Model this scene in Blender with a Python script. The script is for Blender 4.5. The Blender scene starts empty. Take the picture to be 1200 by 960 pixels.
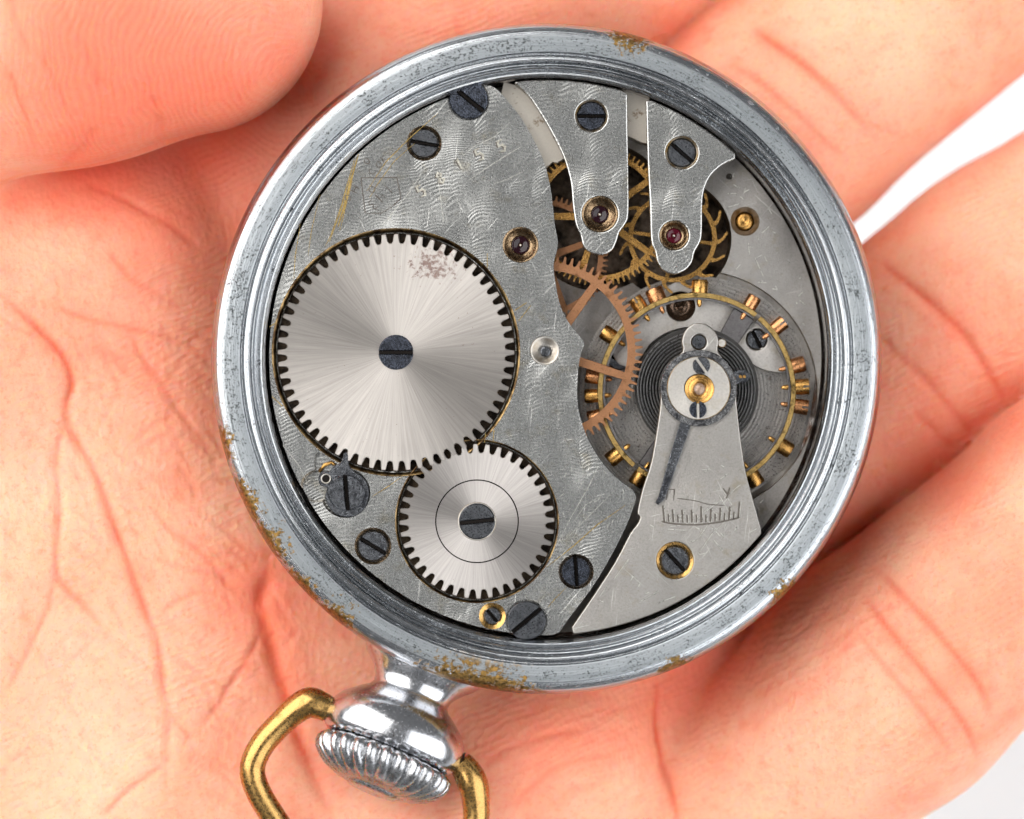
import bpy, bmesh, math, random
import numpy as np
from mathutils import Vector, Matrix

random.seed(7); np.random.seed(7)
R = math.radians
S = 0.00615            # centimetres per photograph pixel at the movement plane (1 unit = 1 cm)
CAMZ = 33.0            # camera height above the movement, cm
CAMPX = CAMZ / S
scene = bpy.context.scene
scene.unit_settings.system = 'METRIC'
scene.unit_settings.scale_length = 0.01
C = scene.collection

# ------------------------------------------------------------------ camera
cd = bpy.data.cameras.new('camera')
cam = bpy.data.objects.new('camera', cd); C.objects.link(cam)
cam.location = (0, 0, CAMZ)
cd.sensor_fit = 'HORIZONTAL'; cd.sensor_width = 36.0
cd.lens = 36.0 * CAMZ / (1200 * S)
cd.clip_start = 1.0; cd.clip_end = 500.0
cd.dof.use_dof = True
cd.dof.focus_distance = CAMZ + 0.05
cd.dof.aperture_fstop = cd.lens * 1e-3 / 0.75      # lens opening of 7.5 mm
scene.camera = cam

# ------------------------------------------------------------------ world and studio lamps
w = bpy.data.worlds.new('World'); scene.world = w; w.use_nodes = True
bg = w.node_tree.nodes['Background']
bg.inputs['Color'].default_value = (0.97, 0.98, 1.0, 1); bg.inputs['Strength'].default_value = 0.14

def softbox(name, az, el, dist, sx, sy, radiance, col):
    ld = bpy.data.lights.new(name, 'AREA'); ld.shape = 'RECTANGLE'
    ld.size = sx; ld.size_y = sy; ld.color = col
    ld.energy = radiance * math.pi * sx * sy
    o = bpy.data.objects.new(name, ld); C.objects.link(o)
    d = Vector((math.cos(R(el)) * math.cos(R(az)), math.cos(R(el)) * math.sin(R(az)), math.sin(R(el))))
    o.location = d * dist
    o.rotation_euler = d.to_track_quat('Z', 'Y').to_euler()
    return o
softbox('softbox_key', 152, 43, 60, 88, 80, 2.7, (1.0, 0.985, 0.96))
softbox('softbox_fill', -24, 40, 62, 80, 76, 1.95, (0.97, 0.985, 1.0))

# ------------------------------------------------------------------ colour management
scene.view_settings.view_transform = 'Standard'
scene.view_settings.look = 'None'
scene.view_settings.exposure = 0.56
scene.view_settings.gamma = 1.0
scene.view_settings.use_curve_mapping = False
scene.cycles.use_denoising = True
scene.cycles.max_bounces = 6
scene.cycles.diffuse_bounces = 4
scene.cycles.glossy_bounces = 3
scene.cycles.use_light_tree = False
scene.cycles.caustics_reflective = False
scene.cycles.caustics_refractive = False
scene.cycles.use_adaptive_sampling = True
scene.cycles.adaptive_threshold = 0.06
scene.cycles.adaptive_min_samples = 12
scene.cycles.sample_clamp_indirect = 6.0

# ------------------------------------------------------------------ helpers: placing
def W(x, y, z=0.0):
    """photograph pixel -> centimetres"""
    return Vector(((x - 600) * S, (480 - y) * S, z * S))
ORIG = {}
def link(name, me, mat, parent=None, at=(600, 480, 0)):
    o = bpy.data.objects.new(name, me)
    if mat is not None:
        mats = mat if isinstance(mat, (list, tuple)) else [mat]
        me.materials.clear()
        for m in mats: me.materials.append(m)
    p = W(*at)
    ORIG[o.name] = p
    o.location = p - (ORIG[parent.name] if parent else Vector((0, 0, 0)))
    C.objects.link(o)
    if parent: o.parent = parent
    return o
def tomesh(bm, smooth=False):
    bmesh.ops.recalc_face_normals(bm, faces=bm.faces)
    me = bpy.data.meshes.new('m'); bm.to_mesh(me); bm.free()
    if smooth:
        for p in me.polygons: p.use_smooth = True
    return me
def smooth_by_angle(me, ang=35):
    for p in me.polygons: p.use_smooth = True
    bm = bmesh.new(); bm.from_mesh(me)
    for e in bm.edges:
        if len(e.link_faces) == 2 and e.calc_face_angle(0) > R(ang): e.smooth = False
    bm.to_mesh(me); bm.free()
def V(x, y, z):      # local pixel offsets (y downwards) -> cm
    return Vector((x * S, -y * S, z * S))
def prism(bm, pts, z0, z1, bev=0.0, close_bottom=True):
    """extrude an outline (local px, y down); optional chamfer on the top edge"""
    pts = np.array(pts, float); n = len(pts)
    if np.sum(pts[:, 0] * np.roll(pts[:, 1], -1) - np.roll(pts[:, 0], -1) * pts[:, 1]) < 0: pts = pts[::-1]
    b = [bm.verts.new(V(x, y, z0)) for x, y in pts]
    rings = [b]
    if bev > 0:
        a = np.roll(pts, 1, 0); c = np.roll(pts, -1, 0)
        t1 = pts - a; t2 = c - pts
        t1 /= np.linalg.norm(t1, axis=1)[:, None] + 1e-9; t2 /= np.linalg.norm(t2, axis=1)[:, None] + 1e-9
        nn = np.stack([-(t1 + t2)[:, 1], (t1 + t2)[:, 0]], 1)
        nn /= np.linalg.norm(nn, axis=1)[:, None] + 1e-9
        ins = pts + nn * bev
        rings.append([bm.verts.new(V(x, y, z1 - bev)) for x, y in pts])
        rings.append([bm.verts.new(V(x, y, z1)) for x, y in ins])
    else:
        rings.append([bm.verts.new(V(x, y, z1)) for x, y in pts])
    for r0, r1 in zip(rings[:-1], rings[1:]):
        for i in range(n):
            j = (i + 1) % n
            bm.faces.new((r0[i], r0[j], r1[j], r1[i]))
    bm.faces.new(rings[-1])
    if close_bottom: bm.faces.new(list(reversed(b)))
def circ(cx, cy, r, n=64, a0=0.0):
    return [(cx + r * math.cos(a0 + 2 * math.pi * i / n), cy + r * math.sin(a0 + 2 * math.pi * i / n)) for i in range(n)]
def lathe(bm, prof, n=96, closed=False, frame=None, wob=None):
    """revolve (r, z) px profile about local Z, or about a frame (origin, axis, u, v)"""
    rings = []
    for (r, z) in prof:
        ring = []
        if r <= 1e-6 and frame is None:
            rings.append([bm.verts.new(V(0, 0, z))]); continue
        for i in range(n):
            a = 2 * math.pi * i / n
            rr = r if wob is None else wob(r, z, a)
            if frame is None:
                ring.append(bm.verts.new((rr * S * math.cos(a), rr * S * math.sin(a), z * S)))
            else:
                o, ax, u, v = frame
                ring.append(bm.verts.new((o + ax * z + (u * math.cos(a) + v * math.sin(a)) * rr) * S))
        rings.append(ring)
    for r0, r1 in zip(rings[:-1], rings[1:]):
        for i in range(n):
            j = (i + 1) % n
            if len(r0) == 1: bm.faces.new((r0[0], r1[i], r1[j]))
            elif len(r1) == 1: bm.faces.new((r0[i], r0[j], r1[0]))
            else: bm.faces.new((r0[i], r0[j], r1[j], r1[i]))
    if closed:
        for rr in (rings[0], rings[-1]):
            if len(rr) > 2: bm.faces.new(rr)
def tube(bm, pts, rad, n=14, cap=True):
    P = [Vector(p) for p in pts]; rings = []
    up = Vector((0, 0, 1)); prev = None
    for i, p in enumerate(P):
        t = (P[min(i + 1, len(P) - 1)] - P[max(i - 1, 0)]).normalized()
        u = t.cross(up)
        if u.length < 1e-4: u = t.cross(Vector((1, 0, 0)))
        u.normalize()
        if prev is not None and u.dot(prev) < 0: u = -u
        prev = u; v = u.cross(t)
        r = rad[i] if isinstance(rad, (list, tuple)) else rad
        rings.append([bm.verts.new(p + (u * math.cos(2 * math.pi * k / n) + v * math.sin(2 * math.pi * k / n)) * r) for k in range(n)])
    for r0, r1 in zip(rings[:-1], rings[1:]):
        for k in range(n): bm.faces.new((r0[k], r0[(k + 1) % n], r1[(k + 1) % n], r1[k]))
    if cap: bm.faces.new(rings[0]); bm.faces.new(list(reversed(rings[-1])))
def catmull(pts, sub=10):
    P = [Vector(p) for p in pts]; out = []
    for i in range(len(P) - 1):
        p0, p1, p2, p3 = P[max(i - 1, 0)], P[i], P[i + 1], P[min(i + 2, len(P) - 1)]
        for k in range(sub):
            t = k / sub
            out.append(0.5 * ((2 * p1) + (p2 - p0) * t + (2 * p0 - 5 * p1 + 4 * p2 - p3) * t * t + (3 * p1 - p0 - 3 * p2 + p3) * t ** 3))
    out.append(P[-1]); return out
def smooth_poly(pts, sub=5):
    """closed outline through the points, rounded a little"""
    P = np.array(pts, float); n = len(P); out = []
    for i in range(n):
        p0, p1, p2, p3 = P[(i - 1) % n], P[i], P[(i + 1) % n], P[(i + 2) % n]
        for k in range(sub):
            t = k / sub
            out.append(tuple(0.5 * ((2 * p1) + (p2 - p0) * t + (2 * p0 - 5 * p1 + 4 * p2 - p3) * t * t + (3 * p1 - p0 - 3 * p2 + p3) * t ** 3)))
    return out
def smooth_open(pts, sub=5):
    return [(v.x, v.y) for v in catmull([(a, b, 0) for a, b in pts], sub)]

# ------------------------------------------------------------------ helpers: materials
class NT:
    def __init__(s, name):
        s.m = bpy.data.materials.new(name); s.m.use_nodes = True
        s.t = s.m.node_tree; s.b = s.t.nodes['Principled BSDF']
        s._o = None
    def new(s, typ, **kw):
        n = s.t.nodes.new(typ)
        for k, v in kw.items(): setattr(n, k, v)
        return n
    def put(s, sock, v):
        if isinstance(v, bpy.types.NodeSocket): s.t.links.new(v, sock)
        elif v is not None:
            if hasattr(sock.default_value, '__len__') and not hasattr(v, '__len__'): v = (v,) * len(sock.default_value)
            if hasattr(sock.default_value, '__len__') and len(sock.default_value) == 4 and len(v) == 3: v = (*v, 1)
            sock.default_value = v
    def obj(s):
        if s._o is None: s._o = s.new('ShaderNodeTexCoord').outputs['Object']
        return s._o
    def px(s):        # object coordinates in photograph pixels
        return s.vm('SCALE', s.obj(), k=1 / S)
    def m_(s, op, a, b=None, c=None, clamp=False):
        n = s.new('ShaderNodeMath', operation=op); n.use_clamp = clamp
        s.put(n.inputs[0], a); s.put(n.inputs[1], b)
        if c is not None: s.put(n.inputs[2], c)
        return n.outputs[0]
    def vm(s, op, a, b=None, k=None):
        n = s.new('ShaderNodeVectorMath', operation=op); s.put(n.inputs[0], a); s.put(n.inputs[1], b)
        if k is not None: s.put(n.inputs['Scale'], k)
        return n.outputs['Value'] if op in ('LENGTH', 'DISTANCE', 'DOT_PRODUCT') else n.outputs['Vector']
    def sep(s, v):
        n = s.new('ShaderNodeSeparateXYZ'); s.put(n.inputs[0], v); return n.outputs
    def com(s, x=0.0, y=0.0, z=0.0):
        n = s.new('ShaderNodeCombineXYZ')
        for i, v in enumerate((x, y, z)): s.put(n.inputs[i], v)
        return n.outputs[0]
    def noise(s, vec, scale, detail=3, rough=0.55, dist=0.0, col=False):
        n = s.new('ShaderNodeTexNoise'); s.put(n.inputs['Vector'], vec)
        n.inputs['Scale'].default_value = scale; n.inputs['Detail'].default_value = detail
        n.inputs['Roughness'].default_value = rough; n.inputs['Distortion'].default_value = dist
        return n.outputs['Color' if col else 'Fac']
    def voro(s, vec, scale, feature='F1', out='Distance', rnd=1.0):
        n = s.new('ShaderNodeTexVoronoi', feature=feature); s.put(n.inputs['Vector'], vec)
        n.inputs['Scale'].default_value = scale; n.inputs['Randomness'].default_value = rnd
        return n.outputs[out]
    def rng(s, v, a, b, c=0.0, d=1.0, interp='LINEAR'):
        n = s.new('ShaderNodeMapRange', interpolation_type=interp); s.put(n.inputs['Value'], v)
        for i, k in enumerate((a, b, c, d)): s.put(n.inputs[i + 1], k)
        return n.outputs[0]
    def mix(s, f, a, b, blend='MIX'):
        n = s.new('ShaderNodeMix', data_type='RGBA', blend_type=blend)
        s.put(n.inputs['Factor'], f); s.put(n.inputs[6], a); s.put(n.inputs[7], b)
        return n.outputs[2]
    def bump(s, h, dist, strength=1.0, normal=None):
        n = s.new('ShaderNodeBump'); n.inputs['Distance'].default_value = dist
        s.put(n.inputs['Strength'], strength)
        s.put(n.inputs['Height'], h)
        if normal is not None: s.put(n.inputs['Normal'], normal)
        return n.outputs[0]
    def mapv(s, vec, scale=(1, 1, 1), rot=(0, 0, 0), loc=(0, 0, 0)):
        n = s.new('ShaderNodeMapping'); s.put(n.inputs['Vector'], vec)
        n.inputs['Scale'].default_value = scale; n.inputs['Rotation'].default_value = rot; n.inputs['Location'].default_value = loc
        return n.outputs[0]
    def nz(s):
        return s.sep(s.new('ShaderNodeNewGeometry').outputs['Normal'])[2]
    def set(s, **kw):
        if isinstance(kw.get('Metallic'), float) and kw['Metallic'] > 0.7: kw['Base_Color'] = s.mix(1.0, kw['Base_Color'], (0.80, 0.80, 0.80), 'MULTIPLY')
        for k, v in kw.items(): s.put(s.b.inputs[k.replace('_', ' ')], v)
        return s.m

def scratches(n, vec, seeds, dens=0.62):
    """several families of fine straight scratches; returns a 0..1 mask"""
    tot = None
    for ang, sc, ln in seeds:
        v = n.mapv(n.mapv(vec, rot=(0, 0, ang), loc=(ang * 37, 11 * ang, 0)), scale=(sc, sc / ln, 1))
        f = n.noise(v, 1.0, 2, 0.5, 0.0)
        f = n.rng(f, dens, dens + 0.05)
        tot = f if tot is None else n.m_('MAXIMUM', tot, f)
    return tot

def mat_bridge(name, base, wavy=1.0, rough=0.36, edge=(0.42, 0.27, 0.10), tint=None):
    n = NT(name); p = n.px(); x, y, z = n.sep(p)
    wn = n.noise(p, 0.011, 2, 0.5, col=True); wx, wy, wz = n.sep(wn)
    xs = n.m_('ADD', x, n.m_('MULTIPLY', wx, 75.0)); ys = n.m_('ADD', y, n.m_('MULTIPLY', wy, 60.0))
    u = n.m_('SUBTRACT', n.m_('PINGPONG', xs, 33.0), 13.0)
    arc = n.m_('SQRT', n.m_('MAXIMUM', n.m_('SUBTRACT', 38.0 * 38.0, n.m_('MULTIPLY', u, u)), 1.0))
    ph = n.m_('MULTIPLY', n.m_('SUBTRACT', ys, arc), 2 * math.pi / 4.4)
    wav = n.m_('SINE', ph)
    amp = n.rng(n.noise(p, 0.028, 3), 0.38, 0.62, 0.15, 1.0)
    gr = n.noise(n.mapv(p, scale=(1, 0.12, 1), rot=(0, 0, 0.2)), 0.9, 2)
    spk = n.noise(p, 0.55, 3, 0.65)
    sc = scratches(n, p, [(0.7, 0.34, 30), (-0.45, 0.30, 36), (1.35, 0.38, 26), (2.3, 0.28, 40), (0.1, 0.3, 30)], 0.70)
    h = n.m_('ADD', n.m_('MULTIPLY', n.m_('MULTIPLY', wav, amp), 0.07 * wavy), n.m_('MULTIPLY', gr, 0.06))
    h = n.m_('ADD', h, n.m_('MULTIPLY', spk, 0.05 if wavy else 0.26)); h = n.m_('ADD', h, n.m_('MULTIPLY', n.noise(p, 0.0085, 2, 0.4), 10.0)); h = n.m_('SUBTRACT', h, n.m_('MULTIPLY', sc, 0.05))
    nrm = n.bump(n.m_('MULTIPLY', h, S), 1.0, 1.0)
    big = n.noise(p, 0.009, 3, 0.6)
    c = n.mix(n.rng(big, 0.35, 0.65), [k * 0.9 for k in base], [min(1, k * 1.08) for k in base])
    c = n.mix(n.m_('MULTIPLY', n.rng(wav, -1, 1, 0.0, 1.0), n.m_('MULTIPLY', amp, 0.22 * wavy)), c, [k * 0.45 for k in base])
    c = n.mix(n.rng(n.noise(p, 0.35, 4, 0.7), 0.45, 0.62, 0, 0.10 if wavy else 0.42), c, [k * 0.62 for k in base])
    stain = n.rng(n.noise(p, 0.03, 4, 0.7), 0.56, 0.72, 0, 0.6)
    c = n.mix(stain, c, [base[0] * 0.72, base[1] * 0.64, base[2] * 0.48])
    c = n.mix(n.m_('MULTIPLY', sc, 0.38), c, (0.85, 0.83, 0.78))
    dots = n.rng(n.voro(p, 0.11), 0.0, 0.13, 1, 0)
    c = n.mix(n.m_('MULTIPLY', dots, 0.6), c, (0.16, 0.12, 0.08))
    # plating worn off the edges and walls
    nz = n.m_('ABSOLUTE', n.nz())
    ed = n.rng(nz, 0.92, 0.72, 0, 1)
    ed = n.m_('MULTIPLY', ed, n.rng(n.noise(p, 0.06, 3), 0.35, 0.6, 0.25, 1.0))
    c = n.mix(ed, c, n.mix(n.noise(p, 0.12, 3), edge, [k * 0.3 for k in edge]))
    return n.set(Base_Color=c, Metallic=0.96, Roughness=n.rng(spk, 0.3, 0.7, rough - 0.06, rough + 0.1), Normal=nrm)

def mat_plain(name, col, rough=0.3, metallic=1.0, spk=0.15, dark=None, dscale=0.12, dth=(0.52, 0.68), bumpy=0.10, spscale=0.5):
    n = NT(name); p = n.px()
    f = n.noise(p, spscale, 3, 0.65)
    c = n.mix(n.rng(f, 0.3, 0.7), [k * (1 - spk) for k in col], [min(1, k * (1 + spk)) for k in col])
    if dark is not None:
        c = n.mix(n.rng(n.noise(p, dscale, 5, 0.7), dth[0], dth[1]), c, dark)
    return n.set(Base_Color=c, Metallic=metallic, Roughness=n.rng(f, 0.3, 0.7, rough - 0.07, rough + 0.1),
                 Normal=n.bump(n.m_('MULTIPLY', f, S * bumpy), 1.0))

def mat_radial(name, col, rough=0.3, aniso=0.85, spots=True):
    n = NT(name); p = n.px(); x, y, z = n.sep(p)
    d = n.vm('NORMALIZE', n.com(x, y, 0.0)); r = n.vm('LENGTH', n.com(x, y, 0.0))
    sx, sy, sz = n.sep(d)
    st = n.noise(n.com(n.m_('MULTIPLY', sx, 38.0), n.m_('MULTIPLY', sy, 38.0), n.m_('MULTIPLY', r, 0.012)), 1.0, 4, 0.7)
    st2 = n.noise(n.com(n.m_('MULTIPLY', sx, 9.0), n.m_('MULTIPLY', sy, 9.0), n.m_('MULTIPLY', r, 0.02)), 1.0, 2, 0.6)
    c = n.mix(n.rng(st, 0.3, 0.7), [k * 0.80 for k in col], [min(1, k * 1.1) for k in col])
    if spots:
        rx = n.m_('SUBTRACT', x, 44.0); ry = n.m_('SUBTRACT', y, 103.0)
        near = n.rng(n.vm('LENGTH', n.com(n.m_('MULTIPLY', rx, 0.8), n.m_('MULTIPLY', ry, 1.25), 0.0)), 8, 42, 0.22, 0.0)
        rust = n.rng(n.m_('ADD', n.noise(p, 0.14, 5, 0.75), near), 0.66, 0.76, 0, 0.85)
        c = n.mix(rust, c, n.mix(n.noise(p, 0.4, 2), (0.10, 0.05, 0.045), (0.30, 0.20, 0.17)))
    fk = n.rng(n.noise(p, 0.16, 4, 0.7), 0.685, 0.72, 0, 0.6)
    c = n.mix(fk, c, (0.16, 0.11, 0.08))
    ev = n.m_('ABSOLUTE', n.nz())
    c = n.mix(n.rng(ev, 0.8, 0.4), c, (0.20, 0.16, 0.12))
    nrm = n.bump(n.m_('MULTIPLY', n.m_('ADD', st, st2), S * 0.10), 1.0)
    tg = n.new('ShaderNodeTangent', direction_type='RADIAL', axis='Z').outputs[0]
    return n.set(Base_Color=c, Metallic=1.0, Roughness=rough, Anisotropic=aniso, Tangent=tg, Normal=nrm)

def mat_case():
    n = NT('worn_chrome'); p = n.px(); x, y, z = n.sep(p)
    r = n.vm('LENGTH', n.com(x, y, 0.0))
    sx, sy, sz = n.sep(n.vm('NORMALIZE', n.com(x, y, 0.0)))
    # turned lines: noise of radius only, breaking up slowly round the ring
    ln = n.noise(n.com(r, n.m_('MULTIPLY', sx, 0.12), n.m_('MULTIPLY', sy, 0.12)), 0.45, 2, 0.6)
    ln2 = n.noise(n.com(n.m_('MULTIPLY', r, 1.7), n.m_('MULTIPLY', sx, 0.6), n.m_('MULTIPLY', sy, 0.6)), 0.6, 2, 0.6)
    an = n.m_('MULTIPLY', n.m_('ARCTAN2', y, x), 370.0)
    pit = n.m_('ADD', n.m_('MULTIPLY', n.noise(p, 0.36, 4, 0.75), 0.62), n.m_('MULTIPLY', n.noise(n.com(n.m_('MULTIPLY', r, 0.5), n.m_('MULTIPLY', an, 0.07), 0.0), 1.0, 4, 0.7), 0.38))
    band = n.m_('MULTIPLY', n.rng(r, 357, 361), n.rng(r, 380, 376))
    patch = n.rng(n.noise(p, 0.035, 3), 0.4, 0.6)
    pits = n.rng(n.m_('ADD', pit, n.m_('MULTIPLY', n.m_('ADD', n.m_('MULTIPLY', band, 0.05), n.m_('MULTIPLY', patch, 0.05)), 1.0)), 0.605, 0.675)
    c = n.mix(n.rng(ln, 0.35, 0.65), (0.36, 0.385, 0.41), (0.74, 0.76, 0.785))
    c = n.mix(n.m_('MULTIPLY', band, 0.85), c, (0.30, 0.325, 0.34))
    c = n.mix(pits, c, (0.11, 0.12, 0.12))
    # plating gone, brass showing: lower-left shoulder, under the pendant, a patch at the top, flecks on the edge
    def blob(ax, ay, rad):
        return n.rng(n.vm('DISTANCE', p, (ax - 640, 421 - ay, 0.0)), rad * 0.3, rad, 0.25, 0.0)
    tot = None
    for (ax, ay, rad) in [(287, 590, 48), (325, 632, 44), (560, 802, 100), (735, 52, 40), (262, 520, 34), (400, 715, 40), (915, 690, 30), (300, 640, 50), (790, 780, 30), (350, 690, 40)]:
        b = blob(ax, ay, rad); tot = b if tot is None else n.m_('MAXIMUM', tot, b)
    edge = n.m_('MULTIPLY', n.rng(r, 374, 386), 0.12)
    wear = n.rng(n.m_('ADD', n.m_('ADD', n.noise(p, 0.13, 5, 0.75), tot), n.m_('MULTIPLY', edge, n.rng(tot, 0, 0.1, 0.35, 1.0))), 0.71, 0.76)
    wear = n.m_('MULTIPLY', wear, n.rng(r, 352, 366))
    brass = n.mix(n.rng(n.noise(p, 0.22, 4, 0.7), 0.35, 0.65), (0.10, 0.065, 0.03), (0.55, 0.33, 0.10))
    c = n.mix(wear, c, brass)
    # darker brown on the inner wall at the seat of the movement
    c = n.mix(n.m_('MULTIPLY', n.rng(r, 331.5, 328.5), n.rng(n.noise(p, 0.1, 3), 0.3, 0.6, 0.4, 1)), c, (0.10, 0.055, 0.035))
    ro = n.m_('ADD', n.m_('MULTIPLY', band, 0.20), n.rng(ln2, 0.3, 0.7, 0.10, 0.26))
    ro = n.m_('ADD', ro, n.m_('MULTIPLY', n.m_('MAXIMUM', wear, pits), 0.25))
    h = n.m_('ADD', n.m_('MULTIPLY', n.m_('ADD', ln, ln2), 0.55), n.m_('MULTIPLY', pit, n.m_('ADD', n.m_('MULTIPLY', band, 0.5), 0.06)))
    h = n.m_('SUBTRACT', h, n.m_('MULTIPLY', n.m_('MAXIMUM', pits, wear), 0.35))
    h = n.m_('ADD', h, n.m_('MULTIPLY', n.noise(p, 0.03, 2), 0.5))
    return n.set(Base_Color=c, Metallic=1.0, Roughness=ro, Normal=n.bump(n.m_('MULTIPLY', h, S), 1.0))

def mat_skin():
    n = NT('palm_skin'); o = n.obj()
    at = n.new('ShaderNodeAttribute', attribute_name='crease').outputs['Fac']
    th = n.new('ShaderNodeAttribute', attribute_name='thumb').outputs['Fac']
    big = n.noise(o, 0.9, 3, 0.6); mid = n.noise(o, 3.2, 4, 0.6)
    c = n.mix(n.rng(big, 0.35, 0.68), (0.87, 0.36, 0.23), (0.875, 0.475, 0.325))
    c = n.mix(n.rng(mid, 0.48, 0.72, 0, 0.55), c, (0.855, 0.265, 0.165))
    c = n.mix(n.m_('MULTIPLY', n.rng(n.noise(o, 1.7, 3), 0.5, 0.75), 0.3), c, (0.88, 0.50, 0.34))
    c = n.mix(n.m_('MULTIPLY', at, 0.85), c, (0.74, 0.095, 0.03))  # folds redder and darker: skin colour with crease shade painted in
    flu_shade = n.new('ShaderNodeAttribute', attribute_name='flush_shade').outputs['Fac']
    c = n.mix(n.rng(flu_shade, 0.0, 1.0, 0, 0.85), c, (0.855, 0.19, 0.11))
    c = n.mix(n.rng(flu_shade, 0.0, -1.0, 0, 0.75), c, (0.89, 0.56, 0.40))
    # papillary ridges, half a millimetre apart, swinging round the pads
    wv = n.new('ShaderNodeTexWave', wave_type='RINGS', rings_direction='Z', wave_profile='SIN')
    n.put(wv.inputs['Vector'], n.mapv(o, loc=(1.6, -2.4, 0)))
    wv.inputs['Scale'].default_value = 6.0; wv.inputs['Distortion'].default_value = 14.0
    wv.inputs['Detail'].default_value = 1.0; wv.inputs['Detail Scale'].default_value = 0.35
    cell = n.voro(n.mapv(o, scale=(1, 0.6, 1), rot=(0, 0, 0.75)), 22.0, 'F1')
    fl = n.noise(n.mapv(o, scale=(1.0, 0.25, 1), rot=(0, 0, 0.66)), 16.0, 4, 0.6, 0.6)
    fl2 = n.noise(n.mapv(o, scale=(0.22, 1.0, 1), rot=(0, 0, 0.3)), 9.0, 3, 0.6, 0.8)
    wv2 = n.new('ShaderNodeTexWave', wave_type='BANDS', bands_direction='Y', wave_profile='SIN')
    n.put(wv2.inputs['Vector'], n.mapv(o, rot=(0, 0, -0.4)))
    wv2.inputs['Scale'].default_value = 6.6; wv2.inputs['Distortion'].default_value = 11.0; wv2.inputs['Detail'].default_value = 1.5; wv2.inputs['Detail Scale'].default_value = 0.4
    rm = n.m_('ADD', n.m_('MULTIPLY', n.rng(n.noise(o, 0.8, 2), 0.42, 0.62), 0.5), n.m_('MULTIPLY', th, 0.9))
    rdg = n.m_('ADD', n.m_('MULTIPLY', n.m_('MULTIPLY', wv.outputs['Fac'], th), 1.0), n.m_('MULTIPLY', n.m_('MULTIPLY', wv2.outputs['Fac'], n.m_('SUBTRACT', 1.0, th)), n.rng(n.noise(o, 1.1, 2), 0.4, 0.6, 0.15, 0.8)))
    por = n.noise(o, 30.0, 3, 0.7)
    c = n.mix(n.m_('MULTIPLY', rdg, 0.10), c, (0.90, 0.50, 0.33))
    c = n.mix(n.rng(por, 0.54, 0.75, 0, 0.42), c, (0.80, 0.16, 0.08))
    c = n.mix(n.rng(n.noise(o, 7.0, 4, 0.7), 0.54, 0.72, 0, 0.35), c, (0.85, 0.20, 0.115))
    h = n.m_('ADD', n.m_('MULTIPLY', rdg, 0.0042), n.m_('MULTIPLY', fl, 0.009))
    h = n.m_('ADD', h, n.m_('MULTIPLY', por, 0.006))
    h = n.m_('ADD', h, n.m_('MULTIPLY', cell, 0.007)); h = n.m_('ADD', h, n.m_('MULTIPLY', fl2, 0.005))
    n.b.subsurface_method = 'RANDOM_WALK'
    return n.set(Base_Color=c, Roughness=n.rng(mid, 0.3, 0.7, 0.42, 0.58), Subsurface_Weight=1.0,
                 Subsurface_Radius=(1.0, 0.26, 0.11), Subsurface_Scale=0.12, Specular_IOR_Level=0.26,
                 Normal=n.bump(h, 1.0, 0.8))

M = {}
M['bridge'] = mat_bridge('nickel_bridge', (0.525, 0.525, 0.51), 1.0, 0.25)
M['cock'] = mat_bridge('nickel_cock', (0.40, 0.38, 0.355), 0.0, 0.40)
M['plate'] = mat_bridge('nickel_plate', (0.38, 0.36, 0.34), 0.0, 0.42)
M['pallet'] = mat_bridge('silvered_cock', (0.56, 0.53, 0.50), 0.0, 0.42)
M['cap'] = mat_bridge('silvered_cap', (0.60, 0.57, 0.53), 0.0, 0.40)
M['wheel'] = mat_radial('sunburst_steel', (0.55, 0.51, 0.475), 0.40, 0.66)
M['wheel2'] = mat_radial('sunburst_steel_fine', (0.55, 0.515, 0.49), 0.40, 0.66, spots=False)
M['case'] = mat_case()
M['chrome'] = mat_plain('pitted_chrome', (0.70, 0.71, 0.74), 0.19, 1.0, 0.06, (0.13, 0.09, 0.05), 0.22, (0.615, 0.665), 0.08, 0.3)
M['crown'] = mat_plain('crown_chrome', (0.60, 0.61, 0.635), 0.27, 1.0, 0.10, (0.22, 0.205, 0.19), 0.1, (0.5, 0.72), 0.15, 0.3)
M['bow'] = mat_plain('tarnished_brass', (0.56, 0.335, 0.115), 0.26, 1.0, 0.12, (0.17, 0.10, 0.035), 0.045, (0.55, 0.85), 0.12, 0.25)
M['screw'] = mat_plain('dark_steel', (0.15, 0.157, 0.17), 0.30, 1.0, 0.22, (0.06, 0.062, 0.07), 0.1, (0.45, 0.70), 0.12, 0.5)
M['steel'] = mat_plain('mottled_steel', (0.25, 0.26, 0.28), 0.22, 1.0, 0.15, (0.07, 0.073, 0.085), 0.06, (0.42, 0.66), 0.30, 0.4)
M['regring'] = mat_plain('worn_regulator_steel', (0.42, 0.42, 0.425), 0.24, 1.0, 0.15, (0.10, 0.10, 0.11), 0.09, (0.48, 0.62), 0.2, 0.4)
M['arm'] = mat_plain('dull_steel', (0.20, 0.19, 0.19), 0.36, 1.0, 0.15, (0.10, 0.09, 0.09), 0.06, (0.5, 0.7), 0.3, 0.4)
M['black'] = mat_plain('recess_shade', (0.008, 0.006, 0.005), 0.75, 0.0, 0.2); M['black'].node_tree.nodes['Principled BSDF'].inputs['Specular IOR Level'].default_value = 0.12  # near-black painted as shade in screw slots, groove and eye hole
M['spring'] = mat_plain('blued_spring_steel', (0.24, 0.235, 0.235), 0.30, 1.0, 0.25)
M['copper'] = mat_plain('copper_alloy', (0.56, 0.275, 0.14), 0.33, 1.0, 0.14, (0.20, 0.09, 0.04), 0.07, (0.56, 0.74), 0.12, 0.6)
M['copper2'] = mat_plain('bright_copper', (0.60, 0.29, 0.13), 0.28, 1.0, 0.14, (0.20, 0.08, 0.03), 0.16, (0.56, 0.72), 0.2, 0.6)
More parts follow.
